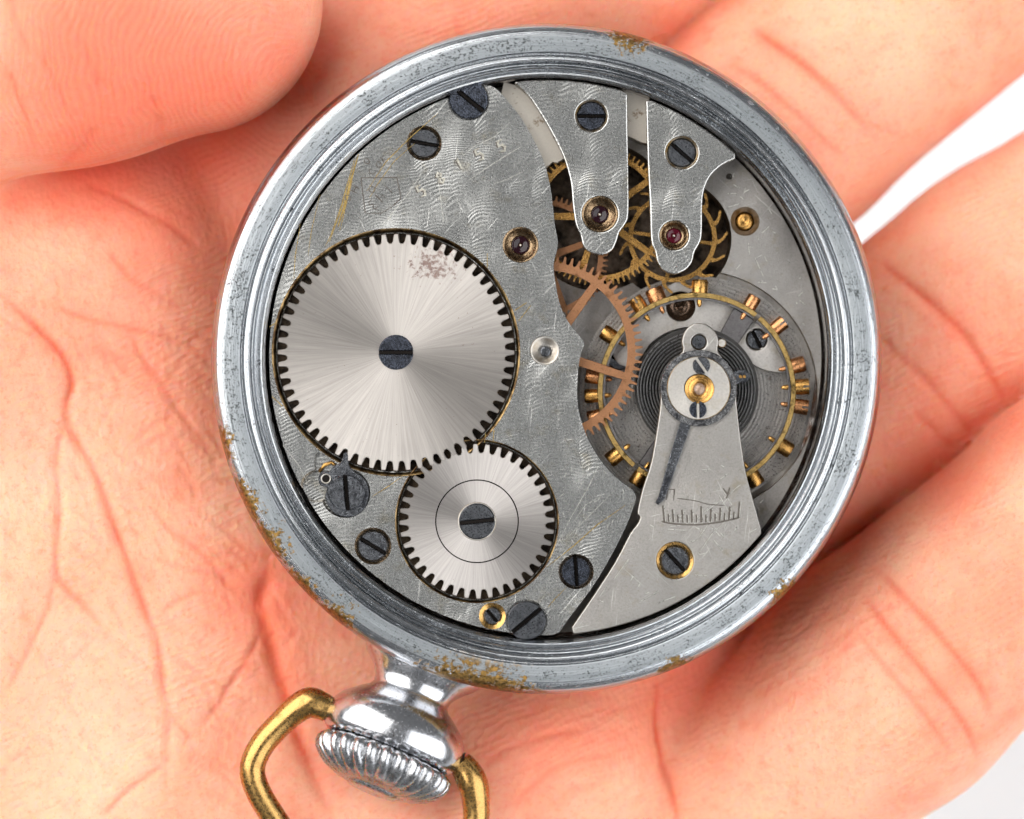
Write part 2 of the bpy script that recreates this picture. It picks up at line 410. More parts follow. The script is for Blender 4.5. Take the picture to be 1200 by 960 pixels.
M['gold'] = mat_plain('gilt_brass', (0.62, 0.345, 0.105), 0.28, 1.0, 0.14, (0.16, 0.08, 0.02), 0.10, (0.56, 0.72), 0.2, 0.6)
M['rim'] = mat_plain('aged_rim_brass', (0.54, 0.36, 0.13), 0.32, 1.0, 0.2, (0.14, 0.09, 0.03), 0.12, (0.50, 0.66), 0.3, 0.6)
M['setting'] = mat_plain('jewel_setting_brass', (0.30, 0.21, 0.125), 0.24, 1.0, 0.25, (0.07, 0.04, 0.02), 0.2, (0.48, 0.66), 0.2, 0.5)
n_ = NT('garnet'); M['ruby'] = n_.set(Base_Color=(0.014, 0.002, 0.005), Roughness=0.12, Specular_IOR_Level=0.35)
n_ = NT('red_ruby'); M['ruby2'] = n_.set(Base_Color=(0.07, 0.002, 0.01), Roughness=0.12, Specular_IOR_Level=0.35)
M['rimbrown'] = mat_plain('worn_recess_edge', (0.40, 0.27, 0.12), 0.34, 1.0, 0.3, (0.07, 0.04, 0.02), 0.035, (0.42, 0.56), 0.3, 0.5)
M['engrave'] = mat_plain('engraved_dark', (0.075, 0.062, 0.05), 0.6, 0.0, 0.3)  # near-black for engraved strokes and the figures' painted shaded side
M['stamp'] = mat_plain('fresh_stamp', (0.86, 0.76, 0.66), 0.3, 1.0, 0.3)
M['goldscratch'] = mat_plain('brass_scratch', (0.52, 0.36, 0.12), 0.35, 1.0, 0.4, (0.2, 0.13, 0.05), 0.3)
M['scratchglint'] = mat_plain('scratch_glint', (0.84, 0.82, 0.76), 0.3, 1.0, 0.2)  # bright metal for scratches and for tick edges painted as lit
n_ = NT('white_paper'); M['white'] = n_.set(Base_Color=n_.mix(n_.noise(n_.obj(), 0.05, 2), (0.66, 0.66, 0.665), (0.69, 0.69, 0.695)), Roughness=0.8)

# ------------------------------------------------------------------ backdrop: white sheet far below the hand
bm = bmesh.new()
vs = [bm.verts.new((a * 160, b * 160, -16)) for a, b in ((-1, -1), (1, -1), (1, 1), (-1, 1))]
bm.faces.new(vs)
o = link('backdrop', tomesh(bm), M['white']); o['kind'] = 'structure'

# ------------------------------------------------------------------ the hand: one continuous surface grown from a distance field
def PP(x, y, z, r):        # screen pixel at height z -> field point
    k = 1 - z / CAMPX
    return (600 + (x - 600) * k, 480 + (y - 480) * k, z, r)
FINGERS = {
 'index':  [(250, 300, -370, 190), (420, 130, -310, 168), (692, -72, -300, 160), (1000, -320, -280, 135), (1180, -460, -250, 118)],
 'middle': [(300, 520, -440, 200), (600, 375, -400, 172), (895, 143, -325, 159), (1200, -94, -285, 148), (1450, -290, -240, 122)],
 'ring':   [(350, 750, -430, 200), (740, 680, -370, 172), (960, 508, -350, 156), (1189, 329, -305, 149), (1450, 125, -260, 118)],
 'pinky':  [(700, 1060, -380, 150), (864, 956, -300, 140), (1035, 799, -225, 158), (1270, 592, -180, 142), (1450, 440, -150, 112)],
}
THUMB = [(-330, 250, -240, 200), (-120, 66, -120, 176), (90, 22, -65, 166), (225, 4, -62, 155)]
PALM = [
 [(-160, 150, -270, 200), (-70, 420, -270, 225), (10, 700, -310, 250), (60, 1000, -400, 290), (-60, 1250, -440, 300)],
 [(150, 330, -330, 215), (200, 700, -345, 232), (250, 1000, -390, 265), (120, 1300, -440, 300)],
 [(420, 420, -420, 240), (430, 700, -410, 245), (450, 1000, -395, 265), (330, 1280, -440, 290)],
 [(600, 700, -430, 200), (800, 800, -405, 165)],
 [(420, 1150, -390, 260), (540, 1010, -330, 210), (640, 905, -255, 134), (655, 780, -285, 118)],
]
def rcone(P, a, b):
    a = np.array(PP(*a)); b = np.array(PP(*b))
    ba = b[:3] - a[:3]; l2 = float(ba @ ba)
    dx = P[0] - a[0]; dy = P[1] - a[1]; dz = P[2] - a[2]
    t = np.clip((dx * ba[0] + dy * ba[1] + dz * ba[2]) / l2, 0, 1)
    ts = t * t * (3 - 2 * t) * 0.35 + t * 0.65
    d = np.sqrt((dx - t * ba[0]) ** 2 + (dy - t * ba[1]) ** 2 + (dz - t * ba[2]) ** 2)
    return d - (a[3] + (b[3] - a[3]) * ts)
def smin(a, b, k):
    h = np.clip(0.5 + 0.5 * (b - a) / k, 0, 1)
    return b + (a - b) * h - k * h * (1 - h)
def chain(P, pts, k):
    f = None
    for a, b in zip(pts[:-1], pts[1:]):
        g = rcone(P, a, b); f = g if f is None else smin(f, g, k)
    return f
HV = 7.5
gx = np.arange(-560, 1640, HV, dtype=np.float32); gy = np.arange(-640, 1640, HV, dtype=np.float32); gz = np.arange(-780, 150, HV, dtype=np.float32)
P = (gx[:, None, None], gy[None, :, None], gz[None, None, :])
pal = None
for ch in PALM:
    f = chain(P, ch, 60); pal = f if pal is None else smin(pal, f, 90)
fin = None
for ch in FINGERS.values():
    f = chain(P, ch, 25); fin = f if fin is None else smin(fin, f, 7)
F = smin(fin, pal, 17)
F = smin(F, chain(P, THUMB, 40), 9).astype(np.float32)
del pal, fin, f

def surface_nets(F, o, h):
    s = F < 0
    nx, ny, nz = F.shape
    cs = s[:-1, :-1, :-1].astype(np.int8)
    cnt = np.zeros((nx - 1, ny - 1, nz - 1), np.int8)
    for i in (0, 1):
        for j in (0, 1):
            for k in (0, 1): cnt += s[i:nx - 1 + i, j:ny - 1 + j, k:nz - 1 + k]
    act = (cnt > 0) & (cnt < 8)
    I = np.argwhere(act); idx = -np.ones(act.shape, np.int64); idx[act] = np.arange(len(I))
    acc = np.zeros((len(I), 3)); num = np.zeros(len(I))
    cor = [(i, j, k) for i in (0, 1) for j in (0, 1) for k in (0, 1)]
    for a in cor:
        for ax in range(3):
            if a[ax]: continue
            b = list(a); b[ax] = 1
            fa = F[I[:, 0] + a[0], I[:, 1] + a[1], I[:, 2] + a[2]]; fb = F[I[:, 0] + b[0], I[:, 1] + b[1], I[:, 2] + b[2]]
            m = (fa < 0) != (fb < 0)
            t = np.where(m, fa / np.where(m, fa - fb, 1), 0)
            q = np.tile(np.array(a, float), (len(I), 1)); q[:, ax] += t
            acc[m] += q[m]; num[m] += 1
    vert = (I + acc / num[:, None]) * h + np.array(o)
    quads = []
    for ax in range(3):
        b1, b2 = [(1, 2), (2, 0), (0, 1)][ax]
        sl0 = [slice(None)] * 3; sl1 = [slice(None)] * 3
        sl0[ax] = slice(0, -1); sl1[ax] = slice(1, None)
        ch = s[tuple(sl0)] != s[tuple(sl1)]
        E = np.argwhere(ch)
        E = E[(E[:, b1] > 0) & (E[:, b2] > 0) & (E[:, b1] < F.shape[b1] - 1) & (E[:, b2] < F.shape[b2] - 1)]
        def cell(d1, d2):
            q = E.copy(); q[:, b1] += d1; q[:, b2] += d2
            return idx[q[:, 0], q[:, 1], q[:, 2]]
        Q = np.stack([cell(-1, -1), cell(0, -1), cell(0, 0), cell(-1, 0)], 1)
        ins = s[E[:, 0], E[:, 1], E[:, 2]]
        Q[~ins] = Q[~ins][:, ::-1]
        quads.append(Q)
    return vert, np.concatenate(quads)
hv, hq = surface_nets(F, (gx[0], gy[0], gz[0]), HV); del F
co = np.stack([(hv[:, 0] - 600) * S, (480 - hv[:, 1]) * S, hv[:, 2] * S], 1)
hq = hq[:, ::-1]           # image y runs down, so flip the winding
me = bpy.data.meshes.new('hand_base'); 
me.vertices.add(len(co)); me.vertices.foreach_set('co', co.astype(np.float32).ravel())
me.loops.add(hq.size); me.loops.foreach_set('vertex_index', hq.astype(np.int32).ravel())
me.polygons.add(len(hq)); me.polygons.foreach_set('loop_start', np.arange(0, hq.size, 4, dtype=np.int32)); me.polygons.foreach_set('loop_total', np.full(len(hq), 4, np.int32))
me.update(calc_edges=True)
tmp = bpy.data.objects.new('tmp', me); C.objects.link(tmp)
md = tmp.modifiers.new('s', 'SUBSURF'); md.levels = 1; md.render_levels = 1
dg = bpy.context.evaluated_depsgraph_get()
hand_me = bpy.data.meshes.new_from_object(tmp.evaluated_get(dg)); bpy.data.objects.remove(tmp)
nv = len(hand_me.vertices)
co = np.empty(nv * 3, np.float32); hand_me.vertices.foreach_get('co', co); co = co.reshape(-1, 3)
nr = np.empty(nv * 3, np.float32); hand_me.vertices.foreach_get('normal', nr); nr = nr.reshape(-1, 3)
# where each vertex stands over the palm, as drawn from above (real folds of the skin, cut into the surface)
kk = 1 / (1 - co[:, 2] / CAMZ)
sx = 600 + co[:, 0] / S * kk; sy = 480 - co[:, 1] / S * kk
CREASES = [   # (depth px, width px, points)
 (13, 8, [(-20, 325), (0, 343), (43, 380), (73, 413), (86, 447), (79, 475), (83, 500), (110, 547), (130, 598), (150, 656), (169, 709), (184, 750), (191, 799), (197, 840), (195, 900), (197, 970)]),
 (9, 8, [(80, 478), (70, 520), (67, 547), (70, 600), (66, 667), (79, 690), (105, 716), (135, 752)]),
 (6, 8, [(66, 667), (56, 712), (34, 761), (0, 825)]),
 (4, 5, [(143, 377), (173, 427), (207, 477), (240, 520), (262, 548)]),
 (4, 6, [(187, 612), (232, 645), (262, 679), (292, 709)]),
 (15, 16, [(322, 640), (313, 680), (306, 712), (319, 761), (334, 817), (350, 862), (366, 905), (392, 965)]),
 (6, 6, [(319, 720), (285, 780), (262, 814), (232, 859)]),
 (5, 5, [(199, 838), (225, 868)]),
 (7, 6, [(193, 896), (150, 926), (118, 960)]),
 (3.5, 4, [(187, 757), (225, 784), (262, 806), (300, 830)]),
 (3, 4, [(180, 731), (205, 706), (240, 690)]),
 (3, 4, [(135, 752), (165, 775), (190, 800)]),
 (4, 6, [(40, 345), (100, 372), (147, 383), (187, 393), (240, 412)]),
 (3, 4, [(60, 770), (90, 840), (120, 900)]),
 (3, 4, [(20, 700), (50, 770), (100, 830)]),
 (5, 8, [(100, 212), (117, 220), (160, 240), (207, 270), (240, 296)]),
 (3, 5, [(125, 290), (160, 330), (230, 370)]),
 # thumb
 (5, 4, [(70, 0), (87, 37), (100, 60), (113, 90), (127, 113)]),
 (4, 4, [(43, 53), (60, 87), (70, 110), (86, 140)]),
 (4, 4, [(7, 77), (20, 107), (30, 137), (44, 180)]),
 (4, 4, [(8, -10), (22, 30), (36, 66)]),
 (6, 9, [(176, 110), (186, 140), (188, 172)]),
 (6, 9, [(112, 146), (95, 175), (70, 200)]),
 # finger joints
 (7, 9, [(880, 30), (899, 45), (935, 70), (969, 101), (1000, 135), (1022, 162)]),
 (5, 7, [(860, 75), (905, 108), (950, 150), (990, 190)]),
 (7, 9, [(1030, 306), (1049, 321), (1095, 359), (1130, 394), (1165, 447), (1182, 478)]),
 (5, 8, [(1020, 385), (1042, 405), (1088, 450), (1130, 496), (1150, 520)]),
 (4, 7, [(1070, 480), (1100, 510), (1125, 530)]),
 (6, 8, [(1020, 660), (1060, 700), (1100, 745), (1145, 800), (1160, 840)]),
 (6, 8, [(1005, 690), (1040, 735), (1085, 790), (1130, 850), (1145, 890)]),
 (4, 7, [(1000, 735), (1040, 785), (1085, 840), (1120, 890)]),
 # below the watch
 (8, 7, [(772, 790), (770, 830), (774, 880), (786, 930), (796, 970)]),
 (3, 4, [(560, 905), (590, 880), (640, 862), (700, 850)]),
 (3, 5, [(600, 945), (650, 900), (720, 880)]),
]
rs = np.random.RandomState(3)
for i in range(46):        # fine lines across the pinky and the heel of the palm
    x0 = rs.uniform(860, 1080); y0 = rs.uniform(720, 930); L = rs.uniform(50, 130); a = -0.66 + rs.normal(0, 0.06)
    CREASES.append((1.1, 3.2, [(x0, y0), (x0 + L * .5 * math.cos(a), y0 + L * .5 * math.sin(a) + rs.normal(0, 2)), (x0 + L * math.cos(a), y0 + L * math.sin(a))]))
for i in range(40):
    x0 = rs.uniform(560, 760); y0 = rs.uniform(815, 950); L = rs.uniform(30, 90); a = -0.42 + rs.normal(0, 0.14)
    CREASES.append((1.1, 3.0, [(x0, y0), (x0 + L * .5 * math.cos(a), y0 + L * .5 * math.sin(a) + rs.normal(0, 3)), (x0 + L * math.cos(a), y0 + L * math.sin(a))]))
for i in range(230):
    x0 = rs.uniform(-10, 330); y0 = rs.uniform(330, 950); L = rs.uniform(25, 100); a = rs.choice([0.75, 1.1, -0.7, 0.4]) + rs.normal(0, 0.2)
    CREASES.append((rs.uniform(.8, 2.6), rs.uniform(2.4, 3.6), [(x0, y0), (x0 + L * .5 * math.cos(a), y0 + L * .5 * math.sin(a) + rs.normal(0, 4)), (x0 + L * math.cos(a), y0 + L * math.sin(a))]))
sel0 = np.where((nr[:, 2] > 0.05) & (sx > -60) & (sx < 1260) & (sy > -60) & (sy < 1020))[0]
disp = np.zeros(nv, np.float32); crs = np.zeros(nv, np.float32)
for depth, wd, pts in CREASES:
    sp = catmull([(a, b, 0) for a, b in pts], 4)
    A = np.array([(v.x, v.y) for v in sp])
    big = wd * 4
    m = sel0[(sx[sel0] > A[:, 0].min() - big) & (sx[sel0] < A[:, 0].max() + big) & (sy[sel0] > A[:, 1].min() - big) & (sy[sel0] < A[:, 1].max() + big)]
    if len(m) == 0: continue
    qx, qy = sx[m], sy[m]; best = np.full(len(m), 1e9); bt = np.zeros(len(m)); ns = len(A) - 1
    for i in range(ns):
        a, b = A[i], A[i + 1]; ab = b - a
        t = np.clip(((qx - a[0]) * ab[0] + (qy - a[1]) * ab[1]) / (ab @ ab + 1e-9), 0, 1)
        d = np.hypot(qx - a[0] - t * ab[0], qy - a[1] - t * ab[1])
        u = d < best; best[u] = d[u]; bt[u] = (i + t[u]) / ns
    fade = np.clip(np.minimum(bt, 1 - bt) * 5, 0.12, 1)
    g = np.exp(-(best / max(3.0, 0.5 * wd)) ** 2); g2 = np.exp(-(best / (2.4 * wd)) ** 2)
    wob = 0.75 + 0.35 * np.sin(bt * (7 + ns * 0.7) + depth)
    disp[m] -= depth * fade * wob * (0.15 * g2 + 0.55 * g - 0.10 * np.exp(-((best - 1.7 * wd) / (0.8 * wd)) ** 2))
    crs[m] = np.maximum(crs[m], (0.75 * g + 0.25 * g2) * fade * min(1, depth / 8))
# small swellings between the folds
for i in range(70):
    x0, y0 = rs.uniform(-50, 1250), rs.uniform(-50, 1000); rr = rs.uniform(35, 100); a = rs.normal(0, 2.6)
    disp[sel0] += a * np.exp(-((sx[sel0] - x0) ** 2 + (sy[sel0] - y0) ** 2) / rr ** 2)
co += nr * (disp * S)[:, None]
hand_me.vertices.foreach_set('co', co.ravel())
flush_shade = np.zeros(nv, np.float32)  # skin redness and pallor, with shadow red painted on finger flanks and pinky
for (x0, y0, rr, a) in [(180, 60, 170, 1.0), (60, 30, 90, 0.35), (250, 300, 150, 0.35), (60, 560, 90, -0.8), (110, 840, 150, -0.9), (60, 300, 50, -0.7), (250, 480, 110, -0.15), (310, 690, 55, 0.6), (680, 840, 110, 0.45), (740, 930, 60, -0.5),
                        (1010, 120, 120, -0.45), (930, 60, 60, 0.3), (1110, 400, 120, 0.3), (1150, 250, 90, -0.4), (930, 830, 110, -0.3), (1080, 800, 70, 0.3), (960, 930, 90, -0.4), (1190, 700, 70, 0.25), (560, 30, 90, 0.4), (240, 900, 70, 0.25), (1080, 660, 60, -0.35), (880, 730, 75, 0.8), (960, 680, 60, 0.5), (840, 800, 55, 0.4), (1190, 500, 45, 0.6), (1110, 560, 50, 0.7), (1020, 620, 50, 0.7), (800, 800, 50, 0.6), (100, 190, 55, 0.5), (250, 150, 55, 0.5), (350, 80, 45, 0.5), (790, 30, 40, 0.6), (1040, 225, 26, 0.5), (1130, 150, 26, 0.45)]:
    flush_shade += a * np.exp(-((sx - x0) ** 2 + (sy - y0) ** 2) / rr ** 2)
at = hand_me.attributes.new('flush_shade', 'FLOAT', 'POINT'); at.data.foreach_set('value', flush_shade.astype(np.float32))
at = hand_me.attributes.new('crease', 'FLOAT', 'POINT'); at.data.foreach_set('value', crs)
thm = (np.clip((380 - sx) / 60, 0, 1) * np.clip((215 - sy) / 40, 0, 1) * np.clip((co[:, 2] / S + 200) / 60, 0, 1)).astype(np.float32)
at = hand_me.attributes.new('thumb', 'FLOAT', 'POINT'); at.data.foreach_set('value', thm)
hand_me.polygons.foreach_set('use_smooth', np.ones(len(hand_me.polygons), bool))
hand_me.update()
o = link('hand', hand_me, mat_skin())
o['label'] = 'open left hand, palm up, bent thumb at upper left, cradling the watch'; o['category'] = 'hand'

# ------------------------------------------------------------------ the pocket watch
watch = bpy.data.objects.new('pocket_watch', None); C.objects.link(watch)
CX, CY = 641, 419
watch.location = W(CX, CY, -170); ORIG[watch.name] = W(CX, CY, -170)
watch.empty_display_size = 0.5
watch['label'] = 'worn chrome pocket watch with open back, bare gears and brass bow, lying in the palm'
watch['category'] = 'pocket watch'

# case: one turned ring, stepped towards the movement
prof = [(0, -168), (150, -166), (260, -156), (330, -136), (370, -108), (387, -78), (393.5, -48), (394.5, -24), (393.4, -6), (390.6, 5), (387.0, 12), (382.8, 15.4), (378.6, 16.6),
        (370, 17.4), (362, 17.0), (358.6, 16.4), (357.2, 12.5), (355.8, 12.2), (354.6, 16.2), (352.4, 18.6), (349.6, 18.8), (347.6, 17), (346.4, 12.6), (345.2, 10.4), (343.8, 10.2), (342.8, 12.6), (340.8, 14.2), (339.0, 13.0), (338.2, 9.8),
        (336.8, 8.6), (335.8, 8.8), (334.8, 10.6), (333.0, 10.8), (332.0, 8.6), (331.0, 6.4), (329.6, 5.4), (329, 3), (328.7, -10), (328.6, -70), (320, -71)]
bm = bmesh.new(); lathe(bm, prof, 256)
me = tomesh(bm); smooth_by_angle(me, 50)
case = link('case', me, M['case'], watch, (640.5, 420.5, 0))

# pendant, crown, bow
ux, uy = -0.374, 0.927; tl = R(12)
ax = Vector((ux * math.cos(tl), -uy * math.cos(tl), math.sin(tl))).normalized()   # world directions
vv = Vector((0.927, -0.374, 0)).normalized(); ww = ax.cross(vv)
PC = (640 + ux * 385, 421 + uy * 385, -58)
fr = (Vector((0, 0, 0)), ax, vv, ww)
def pend(prof, n, wob=None, closed=False, flat=1.0):
    bm = bmesh.new(); lathe(bm, [(r, d - 385) for d, r in prof], n, closed, (fr[0], fr[1], fr[2], fr[3] * flat), wob); return bm
me = tomesh(pend([(374, 70), (384, 73), (391, 72), (397, 69), (404, 61), (412, 53.5), (420, 48), (428, 46.5), (434, 50), (440, 59), (446, 66), (453, 75), (463, 82), (476, 86.5), (488, 86.5), (496, 82.5), (501, 77), (503, 72), (500, 66), (488, 58), (470, 30), (470, 5)], 96, flat=0.82), True)
pendant = link('pendant', me, M['chrome'], watch, PC)
def ribs(r, z, a):
    if r < 40: return r
    t = (z + 385 - 505) / 40.0
    return r * (1 + 0.07 * (abs(math.sin(a * 13 + 0.9 * t + 0.25 * math.sin(a * 3))) ** 0.6 * 2 - 1) * (0.85 + 0.3 * math.sin(a * 7.3) ** 2) * (1 if r > 50 else 0.4))
me = tomesh(pend([(503, 40), (504, 68), (507, 75), (511, 78.5), (518, 79), (526, 76), (534, 69), (541, 60), (546, 50), (548, 40), (549, 34)], 360, ribs), True)
crown = link('crown', me, M['crown'], watch, PC)
me = tomesh(pend([(547, 34), (550.5, 33), (552.5, 30), (553, 24), (552.8, 10), (552.8, 1)], 48), True)
link('crown_button', me, M['crown'], crown, PC)
bow_xy = [(384, 834), (374, 829), (360, 826), (343, 836), (326, 852), (309, 870), (297, 890), (293, 908), (298, 928), (311, 952), (335, 985), (375, 1016), (430, 1036), (490, 1034), (535, 1008), (556, 972), (557, 940), (553, 920), (546, 906), (538, 897)]
def bz(x, y):
    d = (x - 640) * ux + (y - 421) * uy
    return -36 - 0.12 * (d - 480)
pts = catmull([W(x, y, bz(x, y)) - W(*PC) for x, y in bow_xy], 8)
N = len(pts); rad = []
for i in range(N):
    e = min(i, N - 1 - i) / 12.0
    rad.append((15.2 + 3.0 * math.exp(-((e - 1.3) / 0.8) ** 2)) * S)
bm = bmesh.new(); tube(bm, pts, rad, 20)
link('bow', tomesh(bm, True), M['bow'], watch, PC)
for (x, y) in ((381, 832), (538, 898)):      # dark hinge pins between bow and pendant
    d = Vector((459, 865, 0)) - Vector((x, y, 0)); d.normalize()
    bm = bmesh.new(); q = [W(x - d.x * 2, y - d.y * 2, -38) - W(x, y, -38), W(x + d.x * 22, y + d.y * 22, -38) - W(x, y, -38)]
    tube(bm, q, 14.5 * S, 20); link('hinge_pin', tomesh(bm, True), M['screw'], watch, (x, y, -38))

# ------------------------------------------------------------------ plates cut from solid stock
def cutter(pts, z0, z1, at, flare=0.0, ztop=0.0):
    bm = bmesh.new(); q = np.array([(x - at[0], y - at[1]) for x, y in pts]); c = q.mean(0)
    if not flare: prism(bm, q, z0, z1); return tomesh(bm)
    n = len(q); d = q - c; d /= np.linalg.norm(d, axis=1)[:, None]; sl = flare / (ztop - z0)
    lo = [bm.verts.new(V(x, y, z0)) for x, y in q - d * flare]; hi = [bm.verts.new(V(x, y, z1)) for x, y in q + d * sl * (z1 - ztop)]
    for i in range(n): bm.faces.new((lo[i], lo[(i + 1) % n], hi[(i + 1) % n], hi[i]))
    bm.faces.new(lo); bm.faces.new(hi[::-1])
    return tomesh(bm)
def cut_plate(name, outline, z0, z1, cuts, mat, parent, at, bevel=1.7, smooth=True):
    bm = bmesh.new(); prism(bm, [(x - at[0], y - at[1]) for x, y in outline], z0 - at[2], z1 - at[2])
    t = bpy.data.objects.new('t', tomesh(bm)); C.objects.link(t); junk = []
    for cu in cuts:
        pts, zb = cu[:2]; fl = cu[2] if len(cu) > 2 else 0.0
        c = bpy.data.objects.new('c', cutter(pts, zb - at[2], z1 - at[2] + 15, at, fl, z1 - at[2])); C.objects.link(c); junk.append(c)
        b = t.modifiers.new('b', 'BOOLEAN'); b.operation = 'DIFFERENCE'; b.solver = 'EXACT'; b.object = c
    if bevel:
        bv = t.modifiers.new('v', 'BEVEL'); bv.width = bevel * S; bv.segments = 2; bv.limit_method = 'ANGLE'; bv.angle_limit = R(50)
    dg = bpy.context.evaluated_depsgraph_get(); dg.update()
    me = bpy.data.meshes.new_from_object(t.evaluated_get(dg))
    bpy.data.objects.remove(t)
    for c in junk: bpy.data.objects.remove(c)
    me.materials.clear()
    o = link(name, me, mat, parent, at)
    if len(me.polygons) < 10: print('WARN empty plate', name)
    return o
MR = 325.5
def marc(p, q, n=60):
    """points along the movement's edge from p towards q, anticlockwise on screen handled by the shorter way"""
    a0 = math.atan2(p[1] - CY, p[0] - CX); a1 = math.atan2(q[1] - CY, q[0] - CX)
    d = (a1 - a0 + math.pi) % (2 * math.pi) - math.pi
    return [(CX + MR * math.cos(a0 + d * i / n), CY + MR * math.sin(a0 + d * i / n)) for i in range(n + 1)]
def marc_long(p, q, n=140):
    a0 = math.atan2(p[1] - CY, p[0] - CX); a1 = math.atan2(q[1] - CY, q[0] - CX)
    d = (a1 - a0) % (2 * math.pi)
    return [(CX + MR * math.cos(a0 + d * i / n), CY + MR * math.sin(a0 + d * i / n)) for i in range(n + 1)]

# main plate
BX, BY = 818, 459
base_cuts = [(circ(703, 251, 88, 72), -146), (circ(790, 277, 70, 72), -140), (circ(CX, 411, 120, 90), -82), (circ(BX, BY, 144, 120), -80.5),
             (circ(738, 334, 15, 30), -84), (circ(876, 257, 17, 40), -95), (circ(857, 204, 3.5, 16), -75)]
plate = cut_plate('main_plate', circ(CX, CY, MR, 200), -155, -58, base_cuts, M['plate'], watch, (CX, CY, -90))
# turned floor under the balance: fine steps of real depth
bm = bmesh.new(); pr = []
r = 20.0; k = 0
while r < 138:
    dz = 1.5 * (k % 2); pr += [(r, -79.4 + dz), (r + 1.7, -79.4 + dz)]; r += 2.15; k += 1
lathe(bm, pr, 128); link('turned_recess', tomesh(bm), mat_plain('turned_nickel', (0.58, 0.55, 0.52), 0.30, 1.0, 0.15, (0.2, 0.15, 0.12), 0.05, (0.6, 0.75)), plate, (BX, BY, 0))

# barrel bridge
edge = [(566, 100), (580, 103), (598, 122), (613, 142), (628, 169), (638.5, 193), (644.5, 217), (647.5, 238), (650.5, 266), (653.5, 280), (653, 292), (649, 308), (650, 325), (655.5, 354), (664.5, 375), (683, 399)]
edge2 = [(684.5, 404), (679.5, 420), (676.5, 450), (678, 480), (687, 510), (702, 537), (720, 558), (741, 574)]
edge3 = [(745, 580), (744, 590), (729, 627), (699, 681), (668, 723), (655.5, 741)]
out = smooth_open(edge, 4) + smooth_open(edge2, 4) + smooth_open(edge3, 4)
out += marc_long((654, 743), (568, 102))[1:-1]
RW, CW = (464, 413), (559, 611)
click_rec = circ(371, 570, 19, 30)
cuts = [(circ(*RW, 145, 120), -20, 4.0), (circ(*CW, 95.5, 90), -20.4, 2.5), (circ(405, 578, 29, 48), -14.8, 1.5), (click_rec, -15, 2.5), (smooth_poly([(371, 530), (392, 540), (398, 560), (378, 565), (369, 552)], 3), -8.5),
        (circ(497, 168, 20.5, 40), -14), (circ(437, 640, 21.5, 40), -14), (circ(675, 670, 20.5, 40), -14), (circ(577, 722, 15.5, 36), -6),
        (circ(610, 287, 21, 48), -16), (circ(638, 411, 17, 48), -6), (circ(549, 117, 24.5, 40), -8), (circ(617, 727, 24.5, 40), -8)]
barrel = cut_plate('barrel_bridge', out, -24, 0, cuts, M['bridge'], watch, (560, 420, 0))

# dark discs under the two winding wheels: oil plus painted tooth-gap shade
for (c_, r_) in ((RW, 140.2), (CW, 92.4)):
    bm = bmesh.new(); lathe(bm, [(r_, -19.6), (r_ - 30, -19.2), (0, -19.2)], 96); link('recess_floor', tomesh(bm), mat_plain('oil_shade_floor', (0.10, 0.07, 0.045), 0.4, 0.8, 0.4, (0.02, 0.014, 0.01), 0.05, (0.4, 0.6)), barrel, (*c_, 0))
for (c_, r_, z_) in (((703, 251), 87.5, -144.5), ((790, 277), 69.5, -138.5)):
    bm = bmesh.new(); lathe(bm, [(r_, z_), (0, z_)], 72); link('well_floor', tomesh(bm), mat_plain('oil_shade_well', (0.24, 0.18, 0.135), 0.4, 0.8, 0.4, (0.02, 0.014, 0.01), 0.05, (0.4, 0.6)), plate, (*c_, 0))  # brown oily discs, darkened to paint in the shade of the wells
for (c_, r_, t_) in ((RW, 145.6, 4.2), (CW, 96.0, 2.4)):
    bm = bmesh.new(); lathe(bm, [(r_, -1), (r_, 0.35), (r_ - 0.8, 0.35), (r_ - t_, -4.5), (r_ - t_, -9)], 144); link('recess_rim', tomesh(bm, True), M['rimbrown'], barrel, (*c_, 0))
# pale step of the plate between the bridges
M['step'] = mat_plain('cream_nickel', (0.62, 0.575, 0.51), 0.5, 0.75, 0.08, (0.25, 0.18, 0.12), 0.045, (0.62, 0.70))
for q in ([(590, 94), (604, 97), (622, 112), (642, 140), (658, 165), (668, 184), (660, 186), (653, 190), (648, 189), (640, 196), (630, 190), (615, 160), (600, 135), (585, 115)], [(728, 104), (762, 112), (764, 168), (752, 166), (742, 161), (730, 156)]):
    c_ = np.mean(q, 0); bm = bmesh.new(); prism(bm, [(a - c_[0], b - c_[1]) for a, b in q], -58.5, -27.5, 1.0); link('plate_step', tomesh(bm), M['step'], plate, (c_[0], c_[1], 0))
# third wheel bridge
o3 = [(602.5, 96.5), (619, 112), (637, 139), (653.5, 169), (662.5, 190), (669, 215), (671, 238), (674.5, 262), (680.5, 276), (683.5, 288), (692, 296), (706, 298.6), (717, 293.5), (722.5, 283), (726, 272), (733, 262), (736.6, 248), (736.2, 190), (735.5, 150), (735, 111)]
out = smooth_open(o3, 3) + marc((735, 107), (604, 95), 24)[1:-1]
third_bridge = cut_plate('third_wheel_bridge', out, -24, 0, [(circ(693, 136, 18.5, 40), -12), (circ(703, 251, 21, 48), -16)], M['bridge'], watch, (690, 200, 0))
# escape wheel bridge
o4 = [(757, 118), (759, 190), (761.5, 238), (763, 281), (767.5, 294), (770.5, 307), (778, 317.5), (790, 321.4), (803, 316.5), (811, 307), (814, 295), (820, 284.5), (822.6, 272), (823, 238), (826, 220), (833.5, 205), (847, 193), (862, 186)]
out = smooth_open(o4, 3) + marc((866, 182), (760, 116), 24)[1:-1]
escape_bridge = cut_plate('escape_wheel_bridge', out, -24, 0, [(circ(799, 179, 19, 40), -12), (circ(790, 276, 17, 48), -16)], M['bridge'], watch, (790, 220, 0))
